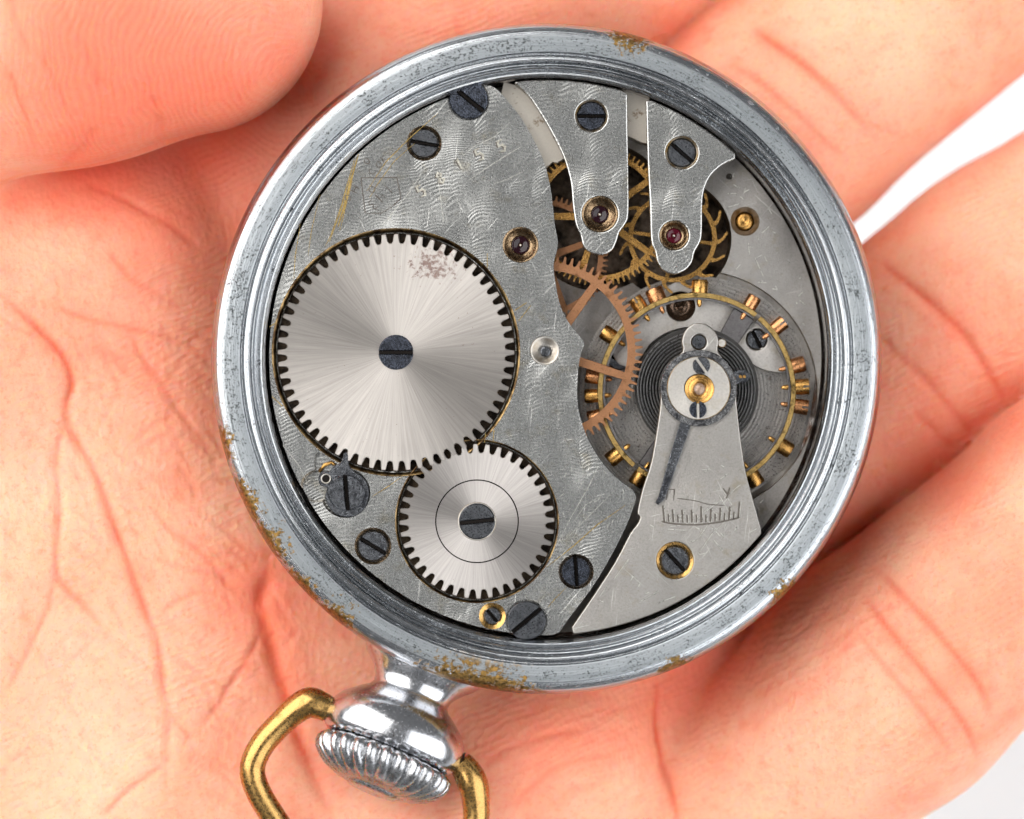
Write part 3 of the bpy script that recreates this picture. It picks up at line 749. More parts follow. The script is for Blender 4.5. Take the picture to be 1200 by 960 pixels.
# balance cock
oc = [(774, 462), (773, 482), (763.5, 540), (753, 573), (747, 600), (750, 606), (747, 614), (738, 626), (720, 660), (694, 700), (670, 735)]
oc2 = [(892, 619), (880.5, 578), (871.5, 540), (864, 480), (862, 455), (857, 437), (848, 421), (841, 411), (842, 398), (836, 386), (825, 379.5), (812, 380), (803, 388), (799, 400), (800, 412), (787, 423), (778, 440)]
out = smooth_open(oc, 3) + marc((672, 743), (892, 619), 50)[0:-1] + smooth_open(oc2, 3)
cock = cut_plate('balance_cock', out, -20, 0, [(circ(791, 657, 21.5, 44), -12), (circ(819, 401, 9, 30), -4)], M['cock'], watch, (815, 560, 0))
# pallet cock
out = smooth_poly([(724, 424), (718, 402), (732, 376), (756, 352), (778, 342), (784, 334), (800, 327), (816, 334), (822, 342), (850, 344), (884, 360), (912, 388), (926, 415), (930, 434), (912, 436), (893, 431), (876, 420), (862, 405), (848, 391), (820, 383), (792, 386), (767, 400), (752, 420), (740, 430)], 4)
pallet = cut_plate('pallet_cock', out, -78, -60, [(circ(800, 358, 17.5, 44), -90), (circ(890, 397, 13, 36), -66)], M['pallet'], watch, (820, 390, -60), 1.0)

# ------------------------------------------------------------------ screws
M['screw2'] = mat_plain('dark_steel_scuffed', (0.22, 0.23, 0.25), 0.27, 1.0, 0.25, (0.07, 0.072, 0.08), 0.14, (0.44, 0.62), 0.2, 0.3)
M['screw3'] = mat_plain('blued_steel', (0.13, 0.145, 0.185), 0.24, 1.0, 0.2, (0.05, 0.052, 0.06), 0.09, (0.45, 0.65), 0.2, 0.4)
SCN = [0]
def screw(parent, x, y, r, ang, z, mat='screw', slot=None, h=9):
    """slotted head: two half moons standing on a base disc; ang = slot angle, anticlockwise from the x axis"""
    fd = 0.3 if parent.name in ('ratchet_wheel', 'crown_wheel') else 0.6
    if mat == 'screw': SCN[0] += 1; mat = ('screw2', 'screw3', 'screw')[SCN[0] % 3]
    bm = bmesh.new(); sw = slot or max(1.6, r * 0.095); a = R(-ang)
    for s in (1, -1):
        half = []
        t0 = math.asin(sw / r)
        for i in range(25):
            t = t0 + (math.pi - 2 * t0) * i / 24
            half.append((r * math.cos(t), s * r * math.sin(t)))
        half = [(px_ * math.cos(a) - py_ * math.sin(a), px_ * math.sin(a) + py_ * math.cos(a)) for px_, py_ in half]
        prism(bm, half, -h, 0, min(1.4, r * 0.09))
    prism(bm, circ(0, 0, r - 0.5, 32), -h - 2, -h * fd)
    me = tomesh(bm)
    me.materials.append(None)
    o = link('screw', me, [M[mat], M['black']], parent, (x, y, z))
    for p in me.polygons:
        if abs(p.center.z + h * fd * S) < 0.2 * S and p.normal.z > 0.9: p.material_index = 1  # slot floor coloured black for its shade
    return o
screw(barrel, 549, 117, 22.5, -39, 7); screw(barrel, 497, 168, 17, -10, -1.5); screw(barrel, 437, 640, 18, -31, -1.5)
screw(barrel, 675, 670, 17.8, -86, -1.5); screw(barrel, 617, 727, 22.5, 40, 7); screw(barrel, 577, 722, 9.8, -50, 0)
screw(third_bridge, 693, 136, 16.8, 0, -1.5); screw(escape_bridge, 799, 179, 16.8, -41, -1.5)
screw(cock, 791, 657, 17, -48, -1.5); screw(pallet, 890, 397, 12, -62, -60.5, 'steel'); screw(pallet, 726, 421, 12, -25, -60.5, 'steel')
# brass rings in the worn countersinks
def ring(name, parent, x, y, r0, r1, z0, z1, mat, dish=0.0):
    bm = bmesh.new()
    lathe(bm, [(r1, z0 - 6), (r1, z0), (r0, z1 - dish), (r0, z0 - 8)], 56); me = tomesh(bm); smooth_by_angle(me, 30)
    return link(name, me, M[mat], parent, (x, y, 0))
ring('countersink', barrel, 497, 168, 17.6, 20.6, 0.3, -3, 'setting'); ring('countersink', barrel, 437, 640, 18.6, 21.6, 0.3, -3, 'setting')
ring('countersink', barrel, 675, 670, 18.4, 20.6, 0.3, -3, 'setting'); ring('countersink', barrel, 577, 722, 10.2, 15.6, 0.3, -2.5, 'bow')
ring('countersink', cock, 791, 657, 17.5, 21.6, 0.3, -3, 'bow'); ring('countersink', third_bridge, 693, 136, 17.2, 18.7, 0.2, -2, 'cap')
ring('countersink', escape_bridge, 799, 179, 17.2, 19.2, 0.2, -2, 'cap')
ring('countersink', plate, 876, 257, 11.5, 17.3, -57.8, -64, 'cap')
bm = bmesh.new(); lathe(bm, [(10.5, -90), (10.5, -66), (9, -63.6), (4, -63), (3, -64.2), (0, -64.2)], 32); link('plate_pin', tomesh(bm, True), M['gold'], plate, (876, 257, 0))

# ------------------------------------------------------------------ jewels in brass settings
def jewel(parent, x, y, r, jr, mat='ruby', pin=True):
    bm = bmesh.new(); lathe(bm, [(r, -8), (r, 0.5), (r - 1.2, 0.8), (r - 2.4, -0.2), (jr + 4, -6.5), (jr + 1.2, -7.6), (jr, -8.4), (jr - 0.5, -14)], 56)
    s = link('jewel_setting', tomesh(bm, True), M['setting'], parent, (x, y, 0))
    bm = bmesh.new(); lathe(bm, [(jr + .5, -10), (jr, -9.2), (jr * .7, -10.6), (jr * .4, -11.6), (2.2, -12), (0, -12)], 40)
    j = link('jewel', tomesh(bm, True), M[mat], s, (x, y, 0))
    if pin:
        bm = bmesh.new(); lathe(bm, [(2.0, -13), (2.0, -9.6), (1.3, -8.6), (0, -8.3)], 20); link('pivot', tomesh(bm, True), M['cap'], s, (x, y, 0))
    return s
jewel(barrel, 610, 287, 21, 10.5); jewel(third_bridge, 703, 251, 21, 10); jewel(escape_bridge, 790, 276, 17, 8.6, 'ruby2')
bm = bmesh.new(); lathe(bm, [(17, -5.6), (16.9, 0.5), (15.6, 0.6), (14, -1.6), (9, -3), (7.5, -4.8), (0, -5)], 48); cs = link('centre_setting', tomesh(bm, True), M['cap'], barrel, (638.5, 411, 0))
bm = bmesh.new(); lathe(bm, [(6.2, -6), (6.2, -1.4), (5, -0.4), (3, -0.8), (0, -0.8)], 32); link('centre_pivot', tomesh(bm, True), M['screw'], cs, (639, 412, 0))
bm = bmesh.new(); lathe(bm, [(17.2, -60.4), (17, -62), (12, -68), (4, -70), (3.2, -67.4), (0, -67)], 40); link('jewel_cup', tomesh(bm, True), mat_plain('dark_brown_cup', (0.09, 0.055, 0.035), 0.2, 0.7, 0.3), pallet, (800, 358, 0))  # dark brown cup filling the hole in the cock

# ------------------------------------------------------------------ gear wheels
def gear_outline(n, rr, rt, duty=0.5, pts=7, lean=0.0, a0=0.0):
    out = []
    for i in range(n):
        for k in range(pts + 3):
            if k < pts:
                u = k / (pts - 1); ang = duty * u + (1 - duty) / 2
                e = 1 - abs(2 * u - 1) ** 5 * 0.34
                rad = rr + (rt - rr) * (e if 0 < k < pts - 1 else 0.0)
                if k in (0, pts - 1): rad = rr + (rt - rr) * 0.16
                ang += lean * (rad - rr) / (rt - rr)
            else:
                u = (k - pts + 1) / 4; ang = duty + (1 - duty) / 2 + (1 - duty) * u; rad = rr - 0.05 * (rt - rr) * math.sin(math.pi * u)
            th = a0 + 2 * math.pi * (i + ang) / n
            out.append((rad * math.cos(th), rad * math.sin(th)))
    return out
def solid_wheel(name, x, y, n, rr, rt, z0, z1, mat, duty=0.47, a0=0.0):
    bm = bmesh.new(); prism(bm, gear_outline(n, rr, rt, duty, a0=a0), z0, z1, 0.8)
    return link(name, tomesh(bm), M[mat], watch, (x, y, 0))
rw = solid_wheel('ratchet_wheel', *RW, 60, 128.5, 139.0, -9, 1.0, 'wheel', 0.56, R(3.1))
screw(rw, *RW, 20.5, 0, 4.5)
cw = solid_wheel('crown_wheel', *CW, 40, 81.0, 91.0, -9.4, 0.6, 'wheel2', 0.55, 0.06)
bm = bmesh.new(); lathe(bm, [(47.6, 0.55), (47.7, 0.85), (49.0, 0.85), (49.1, 0.55)], 128); link('groove', tomesh(bm), M['black'], cw, (*CW, 0))  # raised black ring drawn as a shaded groove
screw(cw, *CW, 21, 6, 4.5)
bm = bmesh.new(); lathe(bm, [(22.6, 0.7), (22.0, 1.6), (20.8, 1.6), (20.6, 0.6)], 48); link('washer', tomesh(bm, True), M['cap'], cw, (*CW, 0))
def spoked(name, x, y, n, rr, rt, ri, rh, nsp, sa, sw, z0, z1, mat, outline=None):
    bm = bmesh.new(); out = outline or gear_outline(n, rr, rt, 0.46, 5); N = len(out)
    b0 = [bm.verts.new(V(a, b, z0)) for a, b in out]; b1 = [bm.verts.new(V(a, b, z1)) for a, b in out]
    inn = [(ri * a / math.hypot(a, b), ri * b / math.hypot(a, b)) for a, b in out]
    c0 = [bm.verts.new(V(a, b, z0)) for a, b in inn]; c1 = [bm.verts.new(V(a, b, z1)) for a, b in inn]
    for i in range(N):
        j = (i + 1) % N
        bm.faces.new((b0[i], b0[j], b1[j], b1[i])); bm.faces.new((b1[i], b1[j], c1[j], c1[i]))
        bm.faces.new((c1[i], c1[j], c0[j], c0[i])); bm.faces.new((c0[i], c0[j], b0[j], b0[i]))
    rim = link(name, tomesh(bm), M[mat], watch, (x, y, 0))
    bm = bmesh.new(); prism(bm, circ(0, 0, rh, 40), z0 - 3, z1 + 2, 0.8); hub = link('hub', tomesh(bm), M[mat], rim, (x, y, 0))
    for k in range(nsp):
        a = -(sa + 2 * math.pi * k / nsp); c, s = math.cos(a), math.sin(a); bm = bmesh.new()
        q = [(rh - 2, -sw * 1.15), (ri + 1.5, -sw * .9), (ri + 1.5, sw * .9), (rh - 2, sw * 1.15)]
        prism(bm, [(u * c - v * s, u * s + v * c) for u, v in q], z0 + 0.3, z1 - 0.25, 0.5)
        link('spoke', tomesh(bm), M[mat], rim, (x, y, 0))
    return rim
cwh = spoked('centre_wheel', 641, 411, 80, 104.5, 113, 95, 22, 5, R(54), 5.2, -33, -26.5, 'copper')
twh = spoked('third_wheel', 703, 252, 76, 76, 82.5, 70, 14, 5, R(36), 4.2, -46, -40, 'gold')
ewh = spoked('escape_wheel', 790, 277, 15, 0, 0, 47.0, 11, 4, R(-8), 2.4, -58, -53.5, 'gold', outline=circ(0, 0, 52.5, 90))
for i in range(15):        # long hooked escape teeth
    t = 2 * math.pi * i / 15 + 0.1; q = []
    for da, rr_ in ((-0.05, 51.5), (-0.02, 56), (0.06, 60.5), (0.17, 65.5), (0.215, 65.8), (0.20, 63.0), (0.115, 59.0), (0.065, 55), (0.075, 51.5)): q.append((rr_ * math.cos(t - da), rr_ * math.sin(t - da)))
    bm = bmesh.new(); prism(bm, q, -57.5, -53.8); link('tooth', tomesh(bm), M['gold'], ewh, (790, 277, 0))
# a lower wheel seen under the third wheel bridge
fwh = spoked('fourth_wheel', 640, 300, 70, 68, 74, 62, 14, 4, R(20), 4.0, -70, -64, 'copper')
bm = bmesh.new(); prism(bm, gear_outline(10, 9, 13, 0.5, 5), -60, -30, 0.6); link('pinion', tomesh(bm), M['gold'], twh, (703, 252, 0))
bm = bmesh.new(); prism(bm, gear_outline(10, 8, 12, 0.5, 5), -72, -40, 0.6); link('pinion', tomesh(bm), M['gold'], ewh, (790, 277, 0))

# ------------------------------------------------------------------ click
def place(pts, x, y): return [(a - x, b - y) for a, b in pts]
bm = bmesh.new()
prism(bm, place(smooth_poly([(391, 546), (400, 541), (404, 530), (408.5, 533), (409, 545), (416, 553), (428, 562), (432, 578), (428, 594), (416, 604), (400, 605), (387, 597), (381, 583), (383, 572), (376, 569), (373, 561), (377, 553), (386, 552)], 4), 405, 578), -9, 1.2, 0.9)
click = link('click', tomesh(bm), M['steel'], watch, (405, 578, 0))
screw(click, 406, 577.5, 21.3, -85, 7)
bm = bmesh.new(); lathe(bm, [(6.2, 1), (6.0, 2.2), (4.6, 2.2), (4.3, 1)], 28); link('spring_eye', tomesh(bm, True), M['cap'], click, (382, 561, 0))
bm = bmesh.new(); lathe(bm, [(4.4, 1.4), (0, 1.5)], 24); link('eye_hole', tomesh(bm), M['black'], click, (382, 561, 0))  # flat black disc drawn as a shaded hole
bm = bmesh.new(); tube(bm, [W(x, y, z) - W(380, 550, 0) for x, y, z in ((374, 553, -6), (380, 545, -5), (388, 542, -5), (393, 546, -5))], 2.2 * S, 8); link('click_spring', tomesh(bm, True), M['gold'], click, (380, 550, 0))

# ------------------------------------------------------------------ balance, hairspring, regulator
gap1, gap2 = 51.0, 231.0
def arc_ring(bm, r0, r1, z0, z1, a0, a1, n=80):
    prev = None
    for i in range(n + 1):
        a = R(a0 + (a1 - a0) * i / n); c, s = math.cos(a), -math.sin(a)
        q = [bm.verts.new(V(r * c, r * s, z)) for r, z in ((r0, z0), (r1, z0), (r1, z1 - .6), (r1 - .6, z1), (r0, z1))]
        if prev:
            for k in range(5): bm.faces.new((prev[k], prev[(k + 1) % 5], q[(k + 1) % 5], q[k]))
        else: bm.faces.new(q)
        prev = q
    bm.faces.new(prev[::-1])
bm = bmesh.new()
for a in (gap1, gap2): arc_ring(bm, 111.4, 117.2, -56, -38, a + 1.4, a + 178.6)
bal = link('balance_wheel', tomesh(bm), M['rim'], watch, (BX, BY, 0))
for a in (gap1, gap2):
    bm = bmesh.new(); arc_ring(bm, 108.6, 111.3, -56, -38.4, a + 1.4, a + 178.6); link('inner_rim', tomesh(bm), M['arm'], bal, (BX, BY, 0))
for s in (0, 180):
    a = R(-(58.5 + s)); c, sn = math.cos(a), math.sin(a); bm = bmesh.new()
    prism(bm, [(u * c - v * sn, u * sn + v * c) for u, v in ((8, -10), (108, -14), (108, 14), (8, 10))], -54, -47, 1.2); link('balance_arm', tomesh(bm), M['arm'], bal, (BX, BY, 0))
bm = bmesh.new(); lathe(bm, [(16, -54), (16, -45), (9, -44), (9, -22), (0, -22)], 40); link('balance_staff', tomesh(bm), M['spring'], bal, (BX, BY, 0))
SCREWS = [(769.5, 343.5, 'copper2', 8.6, 0), (750, 357, 'gold', 7, 1), (822, 336, 'gold', 7.8, 0), (882, 355.5, 'copper2', 7, 0), (913.5, 382.5, 'copper2', 7, 1), (937.5, 427.5, 'copper2', 7.6, 0), (943.5, 453, 'gold', 7.6, 1),
          (943.5, 477, 'copper2', 7.2, 1), (922.5, 525, 'gold', 7.4, 0), (886.5, 562.5, 'gold', 7.8, 0), (750, 561, 'gold', 7.2, 0), (721.5, 535.5, 'gold', 7.6, 0), (697.5, 489, 'copper2', 7, 0), (693, 464, 'gold', 6.8, 0), (693, 441, 'copper2', 6.8, 0), (714, 391.5, 'gold', 7.4, 0)]
for (x, y, mt, r, slot) in SCREWS:
    r *= 1.27
    a = math.atan2(-(y - BY), x - BX); d = Vector((math.cos(a), math.sin(a), 0)); u = Vector((-d.y, d.x, 0)); v = Vector((0, 0, 1))
    bm = bmesh.new(); n = 20
    def barrel_(prof):
        rings = [[bm.verts.new((d * t + u * (q * math.cos(2 * math.pi * k / n)) + v * (q * math.sin(2 * math.pi * k / n))) * S) for k in range(n)] for t, q in prof]
        for r0, r1 in zip(rings[:-1], rings[1:]):
            for k in range(n): bm.faces.new((r0[k], r0[(k + 1) % n], r1[(k + 1) % n], r1[k]))
        bm.faces.new(rings[0]); bm.faces.new(rings[-1][::-1])
    if not slot: barrel_([(117, r * .97), (130, r), (132.5, r * .88)])
    else:
        barrel_([(117, r * .97), (126, r)])
        for s in (1, -1):      # slotted outer end
            pts = []
            for k in range(13):
                t = math.asin(1.3 / r) + (math.pi - 2 * math.asin(1.3 / r)) * k / 12
                pts.append(u * (r * math.cos(t)) * 1 + v * 0 + Vector((0, 0, 0)))
            A = [bm.verts.new((d * 126 + u * (s * r * math.sin(math.asin(1.3 / r) + (math.pi - 2 * math.asin(1.3 / r)) * k / 12)) + v * (r * math.cos(math.asin(1.3 / r) + (math.pi - 2 * math.asin(1.3 / r)) * k / 12))) * S) for k in range(13)]
            B = [bm.verts.new(q.co + d * 7 * S) for q in A]
            for k in range(13): bm.faces.new((A[k], A[(k + 1) % 13], B[(k + 1) % 13], B[k]))
            bm.faces.new(B)
    me = tomesh(bm); smooth_by_angle(me, 40)
    ts = link('timing_screw', me, M[mt], bal, (BX, BY, -47))
    bm = bmesh.new(); rr = 3.0
    rings = [[bm.verts.new((d * t + u * (q * math.cos(2 * math.pi * k / 12)) + v * (q * math.sin(2 * math.pi * k / 12))) * S) for k in range(12)] for t, q in ((112, 3), (104, 3), (101, 2), (100, .4))]
    for r0, r1 in zip(rings[:-1], rings[1:]):
        for k in range(12): bm.faces.new((r0[k], r0[(k + 1) % 12], r1[(k + 1) % 12], r1[k]))
    # thread end showing inside the rim: same screw, so joined into it
    bm.from_mesh(me); bmesh.ops.recalc_face_normals(bm, faces=bm.faces); bm.to_mesh(me); bm.free()
# hairspring: flat spiral ribbon
bm = bmesh.new(); prev = None; turns = 13.5; NS = int(turns * 90)
for i in range(NS + 1):
    t = i / NS; a = 2 * math.pi * turns * t + 0.9; r = 22 + 48.5 * t
    q = [bm.verts.new(V(rr * math.cos(a), rr * math.sin(a), z)) for rr, z in ((r - .62, -36), (r + .62, -36), (r + .62, -25), (r - .62, -25))]
    if prev:
        for k in range(4): bm.faces.new((prev[k], prev[(k + 1) % 4], q[(k + 1) % 4], q[k]))
    prev = q
link('hairspring', tomesh(bm), M['spring'], watch, (818, 456, 0))
bm = bmesh.new(); lathe(bm, [(73, -46.5), (73, -44.5), (15, -44.5), (15, -46.5)], 80); link('roller_table', tomesh(bm), mat_plain('dark_roller', (0.09, 0.086, 0.082), 0.4, 1.0, 0.2), bal, (818, 456, 0))  # wide dark disc paints the shade between the hairspring coils
# regulator ring with pointer and tail
bm = bmesh.new()
N = 72; ro = [circ(0, 0, 44.8, N), circ(0, 0, 37.6, N)]
tp = [bm.verts.new(V(a, b, 6)) for a, b in circ(0, 0, 43.9, N)]; md_ = [bm.verts.new(V(a, b, 5)) for a, b in ro[0]]; bt = [bm.verts.new(V(a, b, 0.4)) for a, b in ro[0]]
ti = [bm.verts.new(V(a, b, 6)) for a, b in ro[1]]; bi = [bm.verts.new(V(a, b, 0.4)) for a, b in ro[1]]
for i in range(N):
    j = (i + 1) % N
    for A, B in ((bt, md_), (md_, tp), (tp, ti), (ti, bi)): bm.faces.new((A[i], A[j], B[j], B[i]))
reg = link('regulator', tomesh(bm), M['regring'], watch, (818.5, 455, 0))
bm = bmesh.new(); prism(bm, place([(797, 494), (809, 499), (796, 537), (779, 584), (771, 592), (768, 589), (772, 580), (786, 530)], 818.5, 455), 0.7, 5.4, 1.0); link('pointer', tomesh(bm), M['steel'], reg, (818.5, 455, 0))
bm = bmesh.new(); prism(bm, place(smooth_poly([(859, 437), (866, 434), (873, 434), (878, 438), (878, 444), (873, 448), (866, 449), (860, 451)], 3), 818.5, 455), -8, 4.6, 0.9); tail = link('regulator_tail', tomesh(bm), M['steel'], reg, (818.5, 455, 0))
for dx in (0, 4.5):
    bm = bmesh.new(); prism(bm, circ(0, 0, 2.0, 14), 3.8, 5.6, 0.4); link('curb_pin', tomesh(bm), M['gold'], reg, (867.5 + dx, 441.5, 0))
# cap with jewel and its two screws
bm = bmesh.new()
lathe(bm, [(37.2, 1), (37.2, 7.4), (36.2, 8.4), (17.2, 8.4), (17.2, 2)], 80)
capo = link('jewel_cap', tomesh(bm), M['cap'], watch, (818.5, 455, 0))
bm = bmesh.new(); lathe(bm, [(17.4, 7), (17.2, 9.0), (15.6, 9.4), (13.6, 7.0), (12.2, 6.6), (11, 8.4), (9.2, 8.6), (7.4, 5.0), (6.6, 4.4), (0, 4.2)], 56); s_ = link('jewel_setting', tomesh(bm, True), M['gold'], capo, (819.5, 456, 0))
bm = bmesh.new(); lathe(bm, [(7.0, 4.6), (4, 6.2), (0, 6.8)], 24); link('cap_jewel', tomesh(bm, True), mat_plain('cap_stone', (0.30, 0.20, 0.14), 0.12, 0.2, 0.4), s_, (819.5, 456, 0))
screw(capo, 821.5, 428.5, 10.2, -55, 11, 'steel'); screw(capo, 817.5, 480, 10, -89, 11, 'screw')
bm = bmesh.new(); prism(bm, circ(0, 0, 8.3, 30), -5, -0.8, 0.8); link('stud_screw', tomesh(bm), M['screw'], cock, (819, 401, 0))
bm = bmesh.new(); prism(bm, circ(0, 0, 5.4, 20), -32, -4, 1.0); link('hairspring_stud', tomesh(bm), M['cap'], cock, (846, 402, 0))

# ------------------------------------------------------------------ engraving, stamps, scratches: thin strokes laid on the metal
def ribbon(bm, pts, wd, at, z):
    P_ = [np.array(p, float) for p in pts]; prev = None
    for i, p in enumerate(P_):
        t = P_[min(i + 1, len(P_) - 1)] - P_[max(i - 1, 0)]; t /= np.linalg.norm(t) + 1e-9; nn = np.array([-t[1], t[0]])
        ww_ = wd * (0.35 if (i in (0, len(P_) - 1) and len(P_) > 2) else 1)
        a = p + nn * ww_ / 2 - np.array(at); b = p - nn * ww_ / 2 - np.array(at)
        q = (bm.verts.new(V(a[0], a[1], z)), bm.verts.new(V(b[0], b[1], z)))
        if prev: bm.faces.new((prev[0], prev[1], q[1], q[0]))
        prev = q
def strokes(name, parent, lines, mat, z=0.25, kind=None):
    bm = bmesh.new(); at = (lines[0][1][0][0], lines[0][1][0][1])
    for wd, pts in lines: ribbon(bm, pts, wd, at, z)
    me = tomesh(bm)
    for p in me.polygons:
        if p.normal.z < 0: p.flip()
    o = link(name, me, M[mat], parent, (at[0], at[1], 0))
    if kind: o['kind'] = kind
    return o
# seven-segment-free hand-punched figures, as polylines in a unit box (y down)
G = {'5': [[(.8, 0), (.2, 0), (.15, .45), (.6, .4), (.85, .65), (.65, .98), (.1, .92)]], '8': [[(.5, .48), (.2, .25), (.5, 0), (.8, .25), (.5, .48), (.15, .75), (.5, 1), (.85, .75), (.5, .48)]],
     '1': [[(.25, .25), (.55, 0), (.55, 1)]], '9': [[(.8, .3), (.5, .02), (.2, .25), (.5, .52), (.8, .3), (.75, .8), (.3, 1)]],
     'O': [[(.5, 0), (.15, .25), (.1, .6), (.4, 1), (.75, .85), (.9, .45), (.75, .1), (.5, 0)]], 'C': [[(.85, .15), (.45, 0), (.1, .4), (.25, .9), (.7, 1), (.9, .8)]],
     'K': [[(.15, 0), (.15, 1)], [(.8, 0), (.15, .5), (.85, 1)]], 'V': [[(.1, 0), (.5, 1), (.9, 0)]], 'A': [[(.05, 1), (.5, 0), (.95, 1)], [(.25, .65), (.75, .65)]], 'P': [[(.1, 1), (.1, 0), (.85, 0), (.85, 1)]],
     'H': [[(.1, 0), (.1, 1)], [(.9, 0), (.9, 1)], [(.1, .5), (.9, .5)]], 'Y': [[(.1, 0), (.5, .55)], [(.9, 0), (.35, 1)]], '4': [[(.15, 0), (.15, .5), (.8, .5)], [(.8, 0), (.8, 1)]], '3': [[(.15, .05), (.6, 0), (.8, .22), (.45, .48), (.85, .72), (.6, 1), (.1, .92)]]}
def glyph(ch, cx, cy, w_, h_, ang, wd):
    a = R(-ang); L = []
    for ln in G[ch]:
        L.append((wd, [(cx + ((u - .5) * w_) * math.cos(a) - ((v - .5) * h_) * math.sin(a), cy + ((u - .5) * w_) * math.sin(a) + ((v - .5) * h_) * math.cos(a)) for u, v in ln]))
    return L
for ch, x, y, a in (('5', 494, 223.5, 30), ('8', 516, 208.5, 30), ('1', 538, 192, 28), ('5', 562, 181, 24), ('5', 588, 171, 20)):
    strokes('stamped_figure', barrel, glyph(ch, x, y, 9.5, 13.5, a, 3.0), 'stamp', 0.3)
    strokes('stamped_figure', barrel, glyph(ch, x - 1.8, y + 1.5, 9.5, 13.5, a, 1.8), 'engrave', 0.2)  # dark offset copy paints the shaded side of each punched figure
# maker's mark: pentagon with letters, lettering curving round it
strokes('emblem_outline', barrel, [(1.2, [(423, 208.5), (465, 208)]), (1.2, [(465, 208), (470, 232)]), (1.2, [(470, 232), (461, 241)]), (1.2, [(461, 241), (447, 250), (428, 250)]), (1.2, [(428, 250), (423, 208.5)])], 'engrave', 0.25)
em = []
for ch, x, y, w_, h_, a in (('1', 455, 221, 8, 13, 225), ('4', 446, 231, 9, 12, 225), ('3', 437, 240, 9, 12, 225), ('O', 436, 222, 9, 8, 45)): em += glyph(ch, x, y, w_, h_, a, 1.3)
strokes('emblem_letters', barrel, em, 'engrave', 0.25, 'stuff')
em = []
for ch, x, y, a in (('O', 408, 232, 60), ('H', 416, 222, 60), ('C', 436, 201, 50), ('O', 444, 193, 45), ('K', 450, 186, 40), ('V', 455, 179, 35), ('O', 430, 189, 45)): em += glyph(ch, x, y, 7.5, 7.5, a, 1.2)
strokes('arc_lettering', barrel, em, 'engrave', 0.25, 'stuff')
# regulator scale and its two letters
sc_ = [(2.0, smooth_open([(775, 611), (790, 614), (818, 615), (845, 611.5), (867, 606.5)], 5)), (1.1, smooth_open([(793, 584), (815, 587), (830, 591), (850, 592.5)], 4))]
for i in range(9):
    x = 778.5 + i * 10.8; yb = 611.5 + 2.8 * math.sin(i / 8 * math.pi) - i * 0.55; le = 19 if i in (0, 4, 8) else 15
    fan = (i - 4) * 0.45
    sc_.append((2.3, [(x, yb), (x + fan, yb - le)]))
    if i < 8: sc_.append((1.9, [(x + 5.4, yb), (x + 5.4 + fan * 0.5, yb - 9)]))
strokes('regulator_scale', cock, sc_, 'engrave', 0.25)
strokes('regulator_scale', cock, [(0.8, [(p[0] + 1.4, p[1] + 0.4) for p in pts]) for wd, pts in sc_[2:]], 'scratchglint', 0.2)  # bright offset copies paint a lit edge beside each tick
strokes('scale_letter', cock, glyph('P', 786, 580, 11, 13, -4, 2.2), 'engrave', 0.25)
strokes('scale_letter', cock, glyph('Y', 852, 578, 10, 12, 8, 2.0), 'engrave', 0.25)
# deep scratches in the plating
gs = [(2.6, [(420, 181), (411, 212), (403, 243), (396, 266)]), (1.4, [(416, 186), (406, 220), (398, 250), (386, 284)]), (1.0, [(400, 240), (388, 275), (381, 289)]), (1.0, [(413, 212), (404, 246), (398, 272)]), (1.0, [(513, 133), (480, 162), (452, 190), (430, 224)]),
      (0.8, [(486, 168), (462, 189), (443, 215), (433, 232)]), (0.9, [(352, 262), (346, 300), (344, 330)]), (0.8, [(375, 228), (365, 270), (361, 300)]), (1.1, [(733, 592), (700, 615), (672, 640), (640, 665)]), (0.9, [(664, 688), (652, 700), (642, 712)]),
      (1.0, [(436, 582), (452, 572), (472, 558)]), (0.9, [(568, 519), (569, 507)]), (0.9, [(578, 517), (579, 504)]), (0.9, [(603, 364), (617, 355)]), (0.8, [(608, 376), (622, 358)]), (0.8, [(571, 297), (571, 314)]), (1.0, [(316, 383), (324, 378)]), (1.0, [(319, 465), (331, 476)])]
strokes('plating_scratches', barrel, gs, 'goldscratch', 0.22, 'stuff')
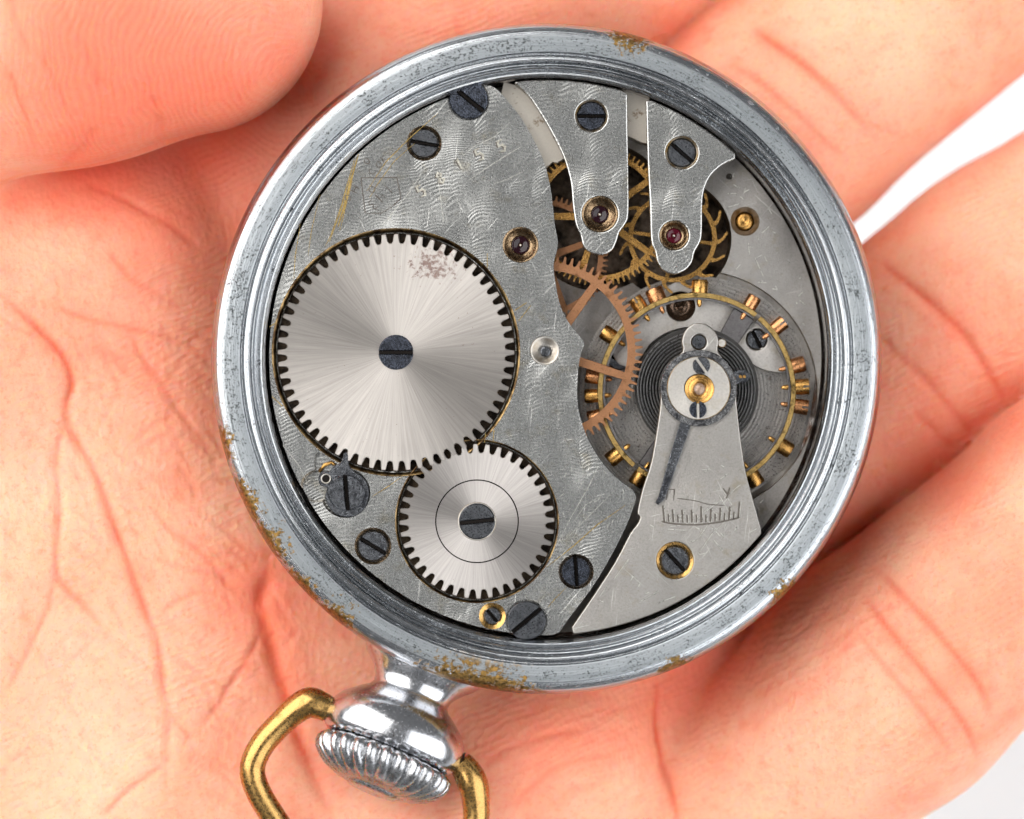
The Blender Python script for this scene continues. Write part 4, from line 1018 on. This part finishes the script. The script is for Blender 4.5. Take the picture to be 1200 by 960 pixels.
bs = [(0.9, [(497, 199), (480, 225), (460, 250), (444, 268)]), (1.0, [(548, 212), (570, 197), (600, 178), (612, 171)]), (0.9, [(540, 185), (555, 172), (580, 160), (598, 143)]), (0.9, [(575, 217), (595, 210), (615, 200)]), (1.0, [(652, 640), (670, 605), (690, 570), (702, 545)]),
      (0.8, [(655, 640), (690, 605), (720, 575)]), (0.8, [(672, 612), (686, 592), (705, 581)]), (0.8, [(512, 200), (520, 260)]), (0.7, [(640, 690), (650, 660), (668, 640)]), (0.7, [(330, 520), (350, 545), (360, 566)])]
rs = np.random.RandomState(11)
for i in range(46):
    x, y = rs.uniform(655, 735), rs.uniform(545, 660); a = rs.uniform(0, 3.1); L = rs.uniform(2, 7); bs.append((0.9, [(x, y), (x + L * math.cos(a), y + L * math.sin(a))]))
bs = [b for b in bs if all((q[0] < 735 - max(0, (q[1] - 590)) * 0.6) for q in b[1])]
strokes('bright_scratches', barrel, bs, 'scratchglint', 0.24, 'stuff')
cs_ = []
for i in range(90):
    x, y = rs.uniform(700, 880), rs.uniform(540, 715); a = rs.choice([-0.9, -0.7, 1.2, 0.3]) + rs.normal(0, .3); L = rs.exponential(9) + 3
    q = (x + L * math.cos(a), y + L * math.sin(a))
    ok = all((math.hypot(u - CX, v - CY) < 318) and (u > 775 - (v - 520) * 0.25 if v < 610 else u > 752 - (v - 600) * 0.6) and u < 868 + (v - 540) * 0.3 and math.hypot(u - 791, v - 657) > 25 and not (u < 812 and v < 594) for u, v in ((x, y), q))
    if ok: cs_.append((rs.uniform(.5, .9), [(x, y), q]))
cs_.append((0.8, [(868, 568), (840, 590), (812, 610)])); cs_.append((0.8, [(862, 600), (835, 625), (818, 650)]))
strokes('bright_scratches', cock, cs_, 'scratchglint', 0.22, 'stuff')

ps = []
for i in range(240):
    x, y = rs.uniform(845, 962), rs.uniform(195, 600); a = rs.choice([-0.7, 0.2, 1.1]) + rs.normal(0, .3); L = rs.exponential(7) + 2
    q = (x + L * math.cos(a), y + L * math.sin(a))
    if all(math.hypot(u - CX, v - CY) < 320 and math.hypot(u - BX, v - BY) > 148 and math.hypot(u - 790, v - 277) > 74 and math.hypot(u - 876, v - 257) > 20 for u, v in ((x, y), q)): ps.append((rs.uniform(.5, 1.0), [(x, y), q]))
strokes('bright_scratches', plate, ps, 'scratchglint', -57.75, 'stuff')
